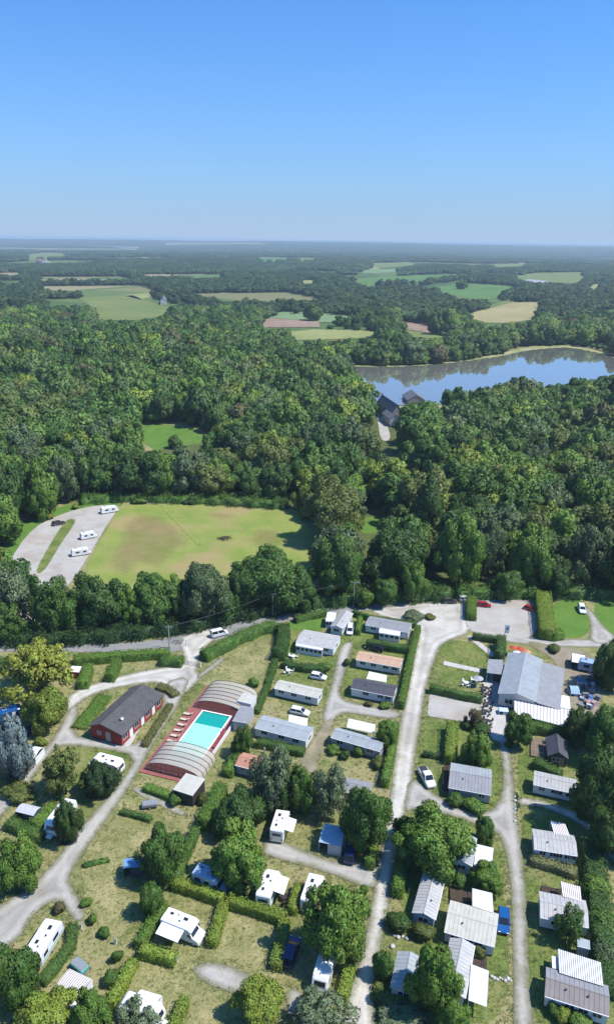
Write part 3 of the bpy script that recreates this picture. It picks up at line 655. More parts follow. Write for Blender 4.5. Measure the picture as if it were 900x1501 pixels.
# trees behind the meadow and around the parking bays
back = [((30, 672, 82, 762), 'dense', 'fresh', 'bright dense tree behind the parking bays'), ((-30, 725, 30, 800), 'round', 'fresh', 'pale rounded tree at the left edge by the parking bays'),
        ((70, 662, 112, 745), 'loose', 'grey', 'greyish tree behind the parking bays'), ((-20, 672, 40, 770), 'broad', 'deep', 'dark tree at the left edge behind the parking bays')]
for bx_, kd, co, lb in back: box_tree(bx_, kd, co, B, lb, group='trees behind the parking bays', near=False)

# ------------------------------------------------------------------ the woods
LAKE_SEEN = [(512, 538), (540, 539), (620, 537), (680, 530), (735, 522), (770, 514), (830, 509), (870, 516), (905, 526), (960, 545), (960, 552), (900, 552), (850, 556), (790, 546), (740, 559), (700, 567), (660, 575), (610, 585), (562, 586), (545, 568), (520, 546)]
OPEN_TOP = [LAKE_SEEN, [(8, 830), (50, 771), (100, 748), (178, 737), (420, 742), (432, 790), (400, 805), (340, 825), (260, 850), (115, 838)],
            [(203, 618), (250, 618), (298, 628), (312, 655), (240, 668), (203, 648)], [(540, 578), (556, 584), (592, 588), (594, 620), (586, 662), (548, 662), (543, 615)],
            [(576, 674), (620, 674), (620, 694), (582, 696)], [(522, 758), (560, 752), (568, 778), (528, 786)], [(592, 579), (620, 579), (618, 590), (592, 590)],
            [(570, 590), (582, 590), (580, 614), (568, 610)]] + [p for p, m in FIELDS]
OPEN_BASE = [[(-400, 940), (0, 935), (60, 880), (60, 840), (-10, 850), (-40, 840), (0, 770), (100, 735), (178, 728), (420, 733), (470, 775), (478, 840), (530, 872), (620, 872), (700, 866), (800, 866), (900, 862), (1500, 855), (1500, 4000), (-400, 4000)],
             [(-400, 1400), (-400, 900), (0, 935), (120, 900)], [(500, 535), (540, 537), (620, 535), (680, 528), (732, 518), (766, 509), (836, 505), (872, 513), (910, 523), (980, 543), (980, 582), (590, 606), (505, 570)]]
STRICT = [[(549, 584), (586, 590), (584, 616), (572, 644), (556, 644), (552, 615)], [(583, 677), (614, 677), (614, 692), (588, 693)], [(208, 622), (250, 621), (294, 631), (304, 652), (240, 664), (208, 645)], [(593, 578), (620, 578), (619, 590), (593, 590)], [(655, 595), (680, 595), (680, 602), (655, 602)], [(530, 762), (556, 756), (560, 774), (534, 780)]]
def wood_points():
    out = []
    rings = [(120, 480, 9.0, (9.0, 17.5), 1.02), (480, 900, 10, (10, 18), .95), (900, 2000, 13, (14, 21), .62), (2000, 5000, 28, (30, 46), .28), (5000, 15000, 85, (95, 140), .11), (15000, 23500, 170, (190, 280), .06)]
    for r0, r1, sp, dd, hr in rings:
        r = r0
        while r < r1:
            am = math.radians(33); n = int(2 * am * r / sp)
            a = (np.arange(n) + NP.uniform(-.42, .42, n)) / n * 2 * am - am; rr = r + NP.uniform(-.42, .42, n) * sp
            x = rr * np.sin(a); y = rr * np.cos(a); D = NP.uniform(*dd, n); H = D * NP.uniform(.85, 1.2, n) * hr
            out.append(np.stack([x, y, hgt(x, y), D, H], 1)); r += sp * .9
    A = np.concatenate(out); x, y, z, D, H = A.T
    px0, py0 = project(x, y, z); px1, py1 = project(x, y, z + H * .55); px2, py2 = project(x, y, z + H * .93)
    bad = np.zeros(len(A), bool)
    for p in OPEN_BASE: bad |= inpoly(px0, py0, p)
    for p in OPEN_TOP: bad |= inpoly(px0, py0, p) | inpoly(px1, py1, p) | inpoly(px2, py2, p)
    wpx = D * .46 * FPX / np.maximum(y, 50)
    for p in STRICT: 
        for k_ in (-1, 0, 1): bad |= inpoly(px1 + k_ * wpx, py1, p) | inpoly(px2 + k_ * wpx * .7, py2, p) | inpoly(px0 + k_ * wpx, py0, p)
    for (tx, ty, tr) in TREE_XY: bad |= np.hypot(x - tx, y - ty) < tr + D * .22
    dist = np.hypot(x, y)
    # open parcels with hedgerows between, in the far countryside
    def parcels(sx, sy, th, seed, share):
        u = (x * math.cos(th) + y * math.sin(th)) / sx; v = (-x * math.sin(th) + y * math.cos(th)) / sy
        v = v + .35 * np.sin(np.floor(u) * 2.1 + seed); iu, iv = np.floor(u), np.floor(v); fu, fv = u - iu, v - iv
        r_ = np.abs(np.sin(iu * 12.9898 + iv * 78.233 + seed) * 43758.5453) % 1
        return (r_ < share) & (fu > .06) & (fu < .94) & (fv > .05) & (fv < .95)
    bad |= (dist > 1000) & (dist < 2300) & parcels(230, 340, .35, 1.0, .46)
    bad |= (dist > 2300) & (dist < 5200) & parcels(440, 680, -.25, 2.0, .52)
    bad |= (dist > 5200) & parcels(1500, 2100, .2, 3.0, .5)
    return A[~bad]
WP = wood_points()
dist = np.hypot(WP[:, 0], WP[:, 1]); pxb, pyb = project(WP[:, 0], WP[:, 1], WP[:, 2] + WP[:, 4] * .6)
inview = (pxb > -25) & (pxb < 925) & (pyb < 1501)
order = np.argsort(np.where(inview, dist, 1e9))
single = order[:235]
zones = [(lambda x, y: y > 700 and x > 455, 'in the wood just behind the car park'), (lambda x, y: x < 455 and y > 655, 'in the tree belt behind the meadow'),
         (lambda x, y: x >= 455, 'in the wood near the lake'), (lambda x, y: True, 'on the wooded slope behind the meadow')]
kinds = [('deep', 'dark green'), ('mid', 'mid-green'), ('mid', 'mid-green'), ('fresh', 'light green'), ('grey', 'grey-green'), ('olive', 'olive'), ('deep', 'dark green'), ('yellow', 'yellow-green')]
for i in single:
    x, y, z, D, H = WP[i]; co, cw = kinds[rnd.randrange(len(kinds))]; kd = rnd.choices(['round', 'broad', 'dense', 'loose', 'conifer'], [4, 4, 3, 1, .2])[0]
    zn = next(t for fn, t in zones if fn(pxb[i], pyb[i])); q_ = (pxb[i] / 450) if pxb[i] < 455 else ((pxb[i] - 455) / 445)
    zl = zn + (', left part' if q_ < .28 else ', middle left part' if q_ < .5 else ', middle right part' if q_ < .75 else ', right part')
    if kd == 'conifer': co, cw = 'deep', 'dark green'
    sh = {'round': 'round-topped', 'broad': 'spreading', 'dense': 'dense rounded', 'loose': 'open-crowned', 'conifer': 'pointed'}[kd]
    plant_tree('conifer_tree' if kd == 'conifer' else 'broadleaf_tree', f'{cw} {sh} tree {zl}', 'tree', (x, y, z), D, H, MIDT[kd], GREEN[co], 'trees of the wood ' + zn)
rest = np.delete(np.arange(len(WP)), single)
# hedgerow trees along the far field edges
extra = []
for line, sp, D0 in [([(618, 417), (650, 414), (690, 408), (720, 411), (760, 417)], 17, 20), ([(800, 421), (775, 422), (745, 436), (735, 441)], 15, 18), ([(395, 464), (470, 457), (545, 464), (578, 470)], 13, 15), ([(566, 474), (582, 484), (590, 497)], 12, 14),
                     ([(425, 483), (470, 482), (560, 486)], 14, 12), ([(420, 502), (500, 500), (590, 499), (655, 503)], 10, 15), ([(205, 439), (225, 437), (262, 446)], 15, 14), ([(545, 421), (600, 418), (640, 419)], 17, 20), ([(700, 402), (745, 404), (790, 398), (858, 396)], 24, 24),
                     ([(668, 464), (690, 470), (715, 477), (790, 470)], 11, 15), ([(800, 440), (798, 455), (788, 470)], 13, 16), ([(505, 533), (540, 536), (620, 534), (680, 527), (735, 518)], 8, 11), ([(690, 516), (740, 507), (790, 497)], 9, 11), ([(850, 505), (880, 513), (920, 523)], 8, 6),
                     ([(380, 484), (430, 484)], 12, 12), ([(590, 482), (640, 489), (668, 494)], 11, 11), ([(30, 383), (70, 383), (110, 381)], 40, 36), ([(370, 386), (430, 387), (480, 386)], 38, 34), ([(530, 403), (600, 401), (690, 398)], 26, 26)]:
    P = [G(*p) for p in line]
    for A_, B_ in zip(P[:-1], P[1:]):
        n_ = max(1, int(np.hypot(*(B_ - A_)[:2]) / sp))
        for k in range(n_):
            q = A_ + (B_ - A_) * (k + NP.uniform(.1, .9)) / n_; d_ = D0 * NP.uniform(.6, 1.15)
            if NP.uniform() < .86: extra.append((q[0], q[1] + NP.uniform(-3, 3), float(hgt(q[0], q[1])), d_, min(15, d_ * NP.uniform(.6, .95))))
extra = np.array(extra); ke = np.ones(len(extra), bool)
for zf in (.3, .6, .95):
    ex_, ey_ = project(extra[:, 0], extra[:, 1], extra[:, 2] + extra[:, 4] * zf)
    for p, m in FIELDS:
        if m in (FB, FY, FT, FL): ke &= ~inpoly(ex_, ey_, p)
extra = extra[ke]
WP = np.concatenate([WP, extra]); rest = np.concatenate([rest, np.arange(len(WP) - len(extra), len(WP))])
# the mass of the wood beyond: one object of instanced trees
protos = bpy.data.collections.new('wood_kinds')
def proto(me): 
    o = bpy.data.objects.new('wood_tree', me); protos.objects.link(o)
PM = [setm(crown_mesh('wood_crown', 40 + k, kd, 1900, .040, 36), LEAFW) for k, kd in enumerate(['round', 'broad', 'dense', 'round', 'conifer'])] + \
     [setm(crown_mesh('far_crown', 50 + k, 'round', 700, .06, 22), LEAFF) for k in range(3)]
def wood_clump(seed):
    """a stand of many crowns, one wide and low, for the farthest woods"""
    rng = np.random.default_rng(seed); Vs = []; Ts = []; Qs = []; o = 0
    for k in range(26):
        a = rng.uniform(0, 6.28); q = .46 * rng.uniform(0, 1) ** .5; c = np.array([q * math.cos(a), q * math.sin(a), rng.uniform(.45, .62)]); s = np.array([.11, .11, .42]) * rng.uniform(.8, 1.25)
        cv, cf = ICO1; Vs.append(cv * s * .9 * rng.uniform(.85, 1.1, (len(cv), 1)) + c); Ts.append(cf + o); o += len(cv)
        d = norm(rng.normal(0, 1, (34, 3)) + np.array([0, 0, .4])); lv, lf = leaf_quads(c + d * s, d, .028, rng); lv = c + (lv - c) * np.array([1, 1, 1.3]); Vs.append(lv); Qs.append(lf + o); o += len(lv)
    return mesh_np('wood_stand', np.concatenate(Vs), [np.concatenate(Ts), np.concatenate(Qs)], True)
PM += [setm(wood_clump(70 + k), LEAFF) for k in range(3)]
for me in PM: proto(me)
R_ = WP[rest]; n = len(R_); dr = np.hypot(R_[:, 0], R_[:, 1])
idx = np.where(dr < 950, NP.choice([0, 1, 2, 3], n, p=[.3, .3, .2, .2]), np.where(dr < 2000, NP.integers(5, 8, n), NP.integers(8, 11, n))).astype(np.int32)
me = bpy.data.meshes.new('distant_wood'); me.vertices.add(n); me.vertices.foreach_set('co', R_[:, :3].astype(np.float32).ravel())
for nm, ty, vals, key in (('idx', 'INT', idx, 'value'), ('rot', 'FLOAT', NP.uniform(0, 6.28, n).astype(np.float32), 'value'), ('scl', 'FLOAT_VECTOR', np.stack([R_[:, 3], R_[:, 3], R_[:, 4]], 1).astype(np.float32).ravel(), 'vector')):
    me.attributes.new(nm, ty, 'POINT').data.foreach_set(key, vals)
wood = link('distant_wood', me); tag(wood, 'dense mixed woodland running to the horizon', kind='stuff')
ng = bpy.data.node_groups.new('wood_scatter', 'GeometryNodeTree')
ng.interface.new_socket('Geometry', in_out='INPUT', socket_type='NodeSocketGeometry'); ng.interface.new_socket('Geometry', in_out='OUTPUT', socket_type='NodeSocketGeometry')
N = ng.nodes; L_ = ng.links.new
gi = N.new('NodeGroupInput'); go = N.new('NodeGroupOutput'); ip = N.new('GeometryNodeInstanceOnPoints'); ci = N.new('GeometryNodeCollectionInfo')
ci.inputs['Collection'].default_value = protos; ci.inputs['Separate Children'].default_value = True; ci.inputs['Reset Children'].default_value = True
def attr(nm, ty):
    a = N.new('GeometryNodeInputNamedAttribute'); a.data_type = ty; a.inputs['Name'].default_value = nm; return [o for o in a.outputs if o.enabled][0]
cx_ = N.new('ShaderNodeCombineXYZ'); L_(attr('rot', 'FLOAT'), cx_.inputs['Z'])
mtp = N.new('GeometryNodeMeshToPoints')
L_(gi.outputs[0], mtp.inputs['Mesh']); L_(mtp.outputs[0], ip.inputs['Points']); L_(ci.outputs[0], ip.inputs['Instance']); ip.inputs['Pick Instance'].default_value = True
L_(attr('idx', 'INT'), ip.inputs['Instance Index']); L_(cx_.outputs[0], ip.inputs['Rotation']); L_(attr('scl', 'FLOAT_VECTOR'), ip.inputs['Scale'])
L_(ip.outputs[0], go.inputs[0])
md = wood.modifiers.new('scatter', 'NODES'); md.node_group = ng

# ------------------------------------------------------------------ hedges and shrubs
def hedge(label, pts, w=1.3, h=1.6, colour='mid', name='hedge', leaf=.115, dens=30, rag=.07, cat='hedge', wob=.12):
    """clipped hedge along pixel points of its top line; foot on the ground, dense leafy faces"""
    rng = np.random.default_rng(abs(hash(label)) % 99991 if False else sum(ord(c) * (i + 3) for i, c in enumerate(label)))
    P = np.array([U(p[0], p[1], h)[:2] for p in pts]); c0 = P.mean(0)
    seg = np.diff(P, axis=0); sl = np.hypot(seg[:, 0], seg[:, 1]); L = sl.sum(); cum = np.concatenate([[0], np.cumsum(sl)])
    def at(s):
        s = np.clip(s, 0, L); k = np.clip(np.searchsorted(cum, s, 'right') - 1, 0, len(sl) - 1); f = (s - cum[k]) / sl[k]
        p = P[k] + seg[k] * f[:, None]; d = seg[k] / sl[k][:, None]; return p, np.stack([d[:, 1], -d[:, 0]], 1), d
    def warp(s, side): return 1 + wob * np.sin(s * .9 + side * 2) + wob * .7 * np.sin(s * 2.3 + side)
    # leafy skin: two flanks, top, two ends
    ar = np.array([L * h, L * h, L * w, w * h, w * h]); nf = rng.multinomial(int(ar.sum() * dens), ar / ar.sum())
    Ps, Ns = [], []
    for f, n in enumerate(nf):
        if n == 0: continue
        a = rng.uniform(0, 1, n); b = rng.uniform(0, 1, n)
        if f < 2:
            s = a * L; p, nn, d = at(s); sg = 1 if f == 0 else -1; wd = w / 2 * warp(s, sg) * (1 - .12 * b)
            q = np.column_stack([p + nn * (sg * wd)[:, None], b * h * warp(s * .7, 0) ** .6]); N_ = np.column_stack([nn * sg, np.full(n, .35)])
        elif f == 2:
            s = a * L; p, nn, d = at(s); q = np.column_stack([p + nn * ((b - .5) * w * .96 * warp(s, 1))[:, None], h * warp(s * .7, 0) ** .6 * np.ones(n)]); N_ = np.column_stack([np.zeros((n, 2)), np.ones(n)])
        else:
            s = np.full(n, 0. if f == 3 else L); p, nn, d = at(s); sg = -1 if f == 3 else 1
            q = np.column_stack([p + nn * ((a - .5) * w * .9)[:, None] + d * sg * .05, b * h]); N_ = np.column_stack([d * sg, np.full(n, .3)])
        Ps.append(q); Ns.append(N_)
    Q = np.concatenate(Ps); N_ = norm(np.concatenate(Ns)); Q = Q + N_ * rng.normal(0, rag, (len(Q), 1)); Q[:, 2] = np.maximum(Q[:, 2], .05)
    Q[:, :2] -= c0
    lv, lf = leaf_quads(Q, N_, leaf, rng, .7)
    # inner body
    m = max(2, int(L / .8)); S = np.linspace(0.1, L - .1, m); p, nn, d = at(S); p = p - c0
    wd = w * .42; V = []
    for i in range(m):
        hh = h * (.9 + .05 * math.sin(S[i] * 1.7)); ww = wd * (1 + wob * .8 * math.sin(S[i] * .9 + 1))
        for o_, z in ((ww, 0.), (ww, hh * .82), (ww * .7, hh), (-ww * .7, hh), (-ww, hh * .82), (-ww, 0.)):
            V.append((p[i][0] + nn[i][0] * o_, p[i][1] + nn[i][1] * o_, z))
    fs = []; o = len(lv)
    for i in range(m - 1):
        for k in range(5): fs.append((o + i * 6 + k, o + i * 6 + k + 1, o + i * 6 + 6 + k + 1, o + i * 6 + 6 + k))
    six = [tuple(o + k for k in range(5, -1, -1)), tuple(o + (m - 1) * 6 + k for k in range(6))]
    me = mesh_np(name, np.concatenate([lv, np.array(V)]), [lf, fs, six], True)
    vn = np.array([v.normal[:] for v in me.vertices]); vn[:len(lv)] = np.repeat(norm(N_ + rng.normal(0, .3, N_.shape)), 4, 0); me.normals_split_custom_set_from_vertices(vn.tolist())
    ob = link(name, me, LEAF); ob.location = (c0[0], c0[1], 0); co = GREEN[colour] if isinstance(colour, str) else colour; ob.color = (*co, 1)
    return tag(ob, label, cat)
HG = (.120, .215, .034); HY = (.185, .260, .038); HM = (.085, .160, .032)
for lb, pts, w_, h_, co in [
    ('long leafy hedge along the public road, left of the entrance', [(108, 962), (165, 957), (225, 953), (248, 953)], 2.6, 2.0, HG),
    ('short bushy hedge end beside the entrance gate, left side', [(236, 962), (267, 965)], 2.8, 1.9, HM),
    ('dark hedge stub at the far left edge by the road', [(-15, 966), (20, 966)], 2.5, 1.8, HM),
    ('thick curved hedge running up from the entrance gate to the right', [(298, 955), (322, 943), (352, 927), (385, 914), (405, 910)], 3.0, 2.4, HM),
    ('tall overgrown hedge corner at the top of the path behind the pool', [(416, 913), (415, 935), (408, 955)], 3.0, 2.6, 'deep'),
    ('lower hedge running down between the pool lawn and the homes', [(404, 965), (393, 1000), (376, 1040)], 1.4, 1.2, HM),
    ('bushy hedge at the road behind the topmost white homes', [(432, 904), (455, 898), (480, 893)], 2.0, 1.6, HM),
    ('clipped hedge along the sandy junction behind the homes', [(517, 894), (540, 901), (610, 912)], 1.0, 1.6, HM),
    ('short upright hedge between the two topmost homes', [(528, 902), (525, 922)], 1.3, 1.8, HG),
    ('dark hedge above the tan-roofed home', [(537, 938), (565, 942), (598, 947)], 1.8, 1.8, 'deep'),
    ('long bright clipped hedge on the left of the pale drive, upper part', [(613, 915), (605, 945), (597, 985), (588, 1028)], 1.5, 2.0, HG),
    ('dark topped hedge between two homes with parked white car', [(415, 968), (440, 974), (478, 976)], 2.2, 1.5, 'deep'),
    ('clipped hedge on the left of the pale drive beside the grey home', [(580, 1058), (573, 1100), (564, 1142)], 1.5, 2.0, HG),
    ('short block hedge standing in the car park', [(691, 872), (691, 898)], 2.6, 2.4, HG),
    ('neat hedge in front of the car park beside the sign', [(693, 928), (731, 934)], 1.6, 1.6, 'deep'),
    ('tall dark clipped hedge at the corner of the restaurant', [(735, 930), (733, 955)], 2.2, 3.0, 'deep'),
    ('big rounded bright hedge at the right side of the car park', [(796, 866), (800, 895), (804, 922)], 4.2, 3.2, HY),
    ('low spreading end of the big car park hedge', [(806, 926), (824, 924)], 3.0, 2.0, HG),
    ('dark hedge along the concrete pad above it', [(630, 1004), (668, 1012), (707, 1020)], 1.7, 1.7, HM),
    ('low hedge above the white home at right', [(783, 1112), (800, 1120), (822, 1131)], 2.2, 1.6, HM),
    ('pale flowering hedge in front of a home with white pergola', [(778, 1255), (810, 1265), (845, 1276)], 1.8, 1.2, (.20, .21, .085)),
    ('clipped hedge below the striped restaurant canopy', [(783, 1060), (820, 1066), (860, 1075)], 2.2, 2.0, HM),
    ('tall rough hedge left of the round light green tree', [(664, 1056), (662, 1080), (661, 1106)], 2.4, 2.4, HY),
    ('small dark hedge on the grass beside the pale drive', [(620, 1102), (645, 1106)], 1.2, .9, 'dark'),
    ('hedge on the right of the pale drive below the huge tree', [(588, 1258), (586, 1280), (582, 1302)], 1.8, 2.0, HG),
    ('short bright hedge end beside the blue car in shade', [(549, 1236), (541, 1262)], 1.6, 1.9, HG),
    ('clipped hedge below the huge tree left of the drive', [(515, 1402), (508, 1430), (501, 1458)], 1.5, 1.8, HY),
    ('clipped hedge below the blue-grey camper van', [(254, 1288), (290, 1299), (327, 1312)], 1.7, 1.6, HY),
    ('clipped hedge below the motorhome with awning, across the plot', [(333, 1315), (375, 1326), (418, 1340)], 1.7, 1.6, HY),
    ('straight hedge on the right of the white motorhome plot', [(329, 1318), (320, 1346), (310, 1378)], 1.6, 1.6, HY),
    ('short hedge between the two white motorhomes', [(439, 1292), (433, 1310), (428, 1330)], 1.5, 1.6, HY),
    ('hedge beside the dark blue car in deep shade', [(418, 1345), (411, 1378), (404, 1412)], 1.7, 1.6, HY),
    ('short hedge below the white motorhome with awning', [(205, 1386), (230, 1392), (257, 1400)], 1.8, 1.6, HY),
    ('hedge rising on the left of the white motorhome plot', [(240, 1318), (222, 1350), (203, 1380)], 1.7, 1.6, HG),
    ('straight clipped hedge left of the white caravan at the bottom', [(196, 1403), (180, 1432), (160, 1468)], 1.6, 1.5, HY),
    ('short hedge at the bottom left of the gravel pitch', [(271, 1458), (262, 1480), (250, 1510)], 1.4, 1.5, HY),
    ('curved ragged hedge right of the white caravan', [(107, 1352), (104, 1380), (86, 1405), (60, 1436)], 1.6, 1.1, HM),
    ('ragged hedge below the pale tent at left', [(12, 1200), (38, 1212), (64, 1220)], 2.2, 1.5, HM),
    ('leafy hedge between the pale tent and the long caravan', [(48, 1204), (64, 1190), (80, 1176)], 2.2, 1.6, HG),
    ('tall bright bamboo-like hedge below the pool annex', [(324, 1146), (312, 1172), (298, 1200)], 2.6, 2.6, HG),
    ('clipped hedge running down beside the camper van in shade', [(287, 1210), (270, 1250), (256, 1284)], 1.6, 1.6, HM),
    ('leafy hedge beside the orange-roofed home', [(356, 1090), (345, 1108), (333, 1128)], 2.2, 1.8, HG),
    ('dark low hedge below the long blue-grey roofed home', [(376, 1084), (410, 1090), (446, 1098)], 1.8, 1.4, HM),
    ('upright hedge block beside the small red and white shelter', [(129, 972), (126, 985), (121, 998)], 2.4, 2.2, HG),
    ('upright hedge block standing alone on the lawn above the red building', [(172, 964), (167, 976), (160, 988)], 2.2, 2.2, HG),
    ('planted bed of low greenery left of the red building', [(154, 1018), (136, 1042), (116, 1066)], 3.6, .5, HG),
    ('flowering low hedge along the lit side of the red building', [(250, 1030), (236, 1052), (220, 1076), (212, 1090)], 1.5, .9, (.14, .15, .045)),
    ('low flower bed at the far end of the red building', [(232, 1003), (247, 1008), (258, 1017)], 2.2, .8, (.14, .15, .05)),
    ('low planting along the near end of the pool terrace', [(213, 1150), (235, 1158), (256, 1166)], 1.8, 1.0, HG),
    ('rough green bank of shrubs down the right edge', [(868, 1235), (876, 1290), (884, 1340), (892, 1400), (900, 1450)], 3.4, 2.0, 'deep'),
    ('low hedge stub at the left of the dry lawn by the tent', [(122, 1266), (140, 1262), (160, 1258)], .8, .6, HM),
    ('low border of shrubs across the dry lawn', [(178, 1186), (200, 1192), (222, 1198)], 1.2, .8, HM),
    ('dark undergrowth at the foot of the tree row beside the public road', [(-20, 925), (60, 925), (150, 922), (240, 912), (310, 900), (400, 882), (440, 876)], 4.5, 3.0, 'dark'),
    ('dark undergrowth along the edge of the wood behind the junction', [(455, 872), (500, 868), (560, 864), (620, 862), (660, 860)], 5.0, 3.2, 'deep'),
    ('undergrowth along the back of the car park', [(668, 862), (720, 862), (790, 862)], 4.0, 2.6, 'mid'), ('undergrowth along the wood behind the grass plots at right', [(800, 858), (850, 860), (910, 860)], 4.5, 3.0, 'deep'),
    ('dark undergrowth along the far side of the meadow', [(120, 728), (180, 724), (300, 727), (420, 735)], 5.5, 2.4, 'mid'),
]:
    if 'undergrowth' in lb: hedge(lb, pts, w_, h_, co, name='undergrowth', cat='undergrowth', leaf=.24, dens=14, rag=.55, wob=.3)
    else: hedge(lb, pts, w_, h_, co, wob=.04 if co in (HY, HG) else .11)
def shrub(label, px, py, D, H, colour='mid', kind='bush', name='shrub'):
    p = U(px, py, H / 2); o = link(name, rnd.choice(NEAR[kind])); o.location = (p[0], p[1], 0); o.rotation_euler = (0, 0, rnd.uniform(0, 6)); o.scale = (D * rnd.uniform(.75, 1.2), D * rnd.uniform(.75, 1.2), H * rnd.uniform(.8, 1.1))
    c = GREEN[colour] if isinstance(colour, str) else colour; o.color = (*c, 1); return tag(o, label, 'shrub')
for a in [
    ('round clipped bush at the drive, below the pale hedge', 584, 1352, 3.0, 2.2, 'deep'), ('rounded dark reddish bush at the end of the long grey roof', 620, 1365, 3.2, 2.0, 'olive'),
    ('big rounded bush below the blue-grey roofed home', 695, 1180, 3.6, 2.2, 'fresh'), ('leafy bush at the corner of the blue-grey roofed home', 668, 1171, 2.6, 2.2, 'mid'),
    ('small bush at the end of the plot hedge by the drive', 533, 1304, 1.5, 1.6, 'fresh'), ('purple-leaved bush at the fork of the camp road', 87, 1329, 1.5, 1.7, 'brown'),
    ('round bush beside the path above the dry plot', 127, 1322, 1.3, 1.1, 'fresh'), ('small conical shrub right of the gravel spur', 136, 1346, 1.3, 1.6, 'fresh'), ('round dark bush right of the gravel spur', 153, 1366, 1.6, 1.4, 'mid'),
    ('green shrub beside the lone white post', 172, 1400, 1.5, 2.0, 'mid'), ('shrub left of the straight clipped hedge', 165, 1432, 2.2, 2.0, 'mid'),
    ('silver-leaved yucca-like clump at the sandy junction', 606, 902, 5.0, 2.2, 'silver'), ('flowering clump on the sandy island', 630, 903, 3.4, 1.2, 'olive'),
    ('leafy bush at the end of the dark topped hedge', 477, 976, 2.6, 2.0, 'fresh'), ('bush left of the slate-roofed home', 508, 970, 1.8, 1.6, 'deep'),
    ('red-leaved shrub before the slate-roofed home', 540, 1031, 1.6, 1.1, 'brown'), ('green shrub before the slate-roofed home', 565, 1033, 2.2, 1.2, 'fresh'),
    ('rounded shrub at the left corner of the grey home', 488, 1098, 2.2, 1.5, 'fresh'), ('shrub with pale flowers before the grey home', 505, 1106, 2.2, 1.5, 'deep'), ('pointed shrub before the grey home', 526, 1100, 1.8, 2.2, 'fresh'),
    ('shrubs at the right corner of the grey home', 553, 1117, 2.6, 1.8, 'olive'), ('low bush beside the pink-flowered corner at the pool', 256, 1170, 3.0, 2.0, 'mid'),
    ('yellow flowering bush left of the parking bays', 74, 757, 2.8, 1.8, 'gold'), ('yellow flowering bush behind the parking bays', 111, 742, 2.8, 1.8, 'gold'),
    ('bright green shrub behind the meadow', 205, 733, 5.5, 2.2, 'fresh'), ('pale leafless shrub behind the meadow', 278, 734, 5, 2, 'grey'), ('bush in the middle of the forest clearing', 257, 648, 7, 6, 'mid'),
    ('small yellow-green bush below the grey roofed home with white pergola', 823, 1487, 2.0, 1.6, 'yellow'), ('green bush below the grey-brown striped roof', 850, 1498, 3.0, 2.0, 'fresh'),
    ('dark bush at the left corner below the grey-brown striped roof', 812, 1478, 1.6, 1.6, 'mid'), ('bush beside the dark deck of the white home', 700, 1392, 2.2, 1.6, 'olive'),
    ('green bush at the left of the white awning pair', 672, 1290, 2.8, 2.0, 'mid'), ('bush beside the home below the huge rounded tree', 662, 1268, 2.2, 2.0, 'deep'),
    ('low olive shrub below the dappled dark roof', 575, 1462, 4.5, 1.4, 'olive'), ('dry shrub clump at the bottom right of the drive', 590, 1490, 5.5, 1.6, 'silver'),
    ('bright bush by the left road under the blue conifer', 60, 1086, 2.4, 1.8, 'yellow'), ('dark bush at the road under the airy tree', 27, 1160, 5.5, 2.2, 'olive'),
    ('tall grass clump beside the pool lawn', 372, 1000, 2.4, 1.8, 'fresh'), ('climber-covered fence corner right of the pool', 345, 1112, 3.0, 2.2, 'mid'),
    ('scrubby shrub at the right edge below the netting', 885, 1350, 4.0, 3.0, 'mid'), ('light shrub at the right edge of the footpath', 872, 1300, 3.5, 2.6, 'fresh'), ('grey shrub at the right edge by the small shed', 893, 1400, 4.0, 3.0, 'grey'),
    ('shrub below the pool enclosure against the annex', 300, 1170, 2.2, 2.0, 'olive'), ('flowering shrub under the round tree at the terrace', 745, 1090, 2.0, 1.2, 'mid'),
    ('dark shrub at the concrete pad below the purple tree', 705, 1065, 3.5, 1.8, 'deep'), ('low dark shrub beside the terrace hedge', 688, 1062, 3.0, 1.5, 'deep'),
    ('leafy bush at the yard side of the restaurant', 812, 950, 3.0, 1.6, 'olive'),
]: shrub(*a)

# ------------------------------------------------------------------ buildings
def roofmat(name, c, rough=.55, metal=0.0): return mat('roof_' + name, c, rough, .10, .8, metal=metal)
RG = roofmat('pale_grey', (.47, .46, .44)); RB = roofmat('blue_grey', (.37, .40, .415)); RW = roofmat('white', (.76, .76, .75)); RC = roofmat('cream', (.56, .54, .46)); RT = roofmat('tan', (.56, .37, .25), .8)
RS = roofmat('slate', (.085, .083, .10), .7); RD = roofmat('mid_grey', (.30, .30, .31)); RO = roofmat('orange', (.50, .25, .17), .85); RBR = roofmat('grey_brown', (.27, .235, .215), .8)
WALLS = {'white': mat('wall_white', (.68, .69, .69), .6, .06, .8), 'grey': mat('wall_grey', (.40, .41, .42), .6, .08, .8), 'cream': mat('wall_cream', (.60, .58, .52), .6, .08, .8),
         'blue': mat('wall_blue', (.30, .40, .50), .6, .08, .8), 'dark': mat('wall_dark', (.045, .04, .038), .7, .1), 'green': mat('wall_green', (.24, .40, .36), .6, .08)}
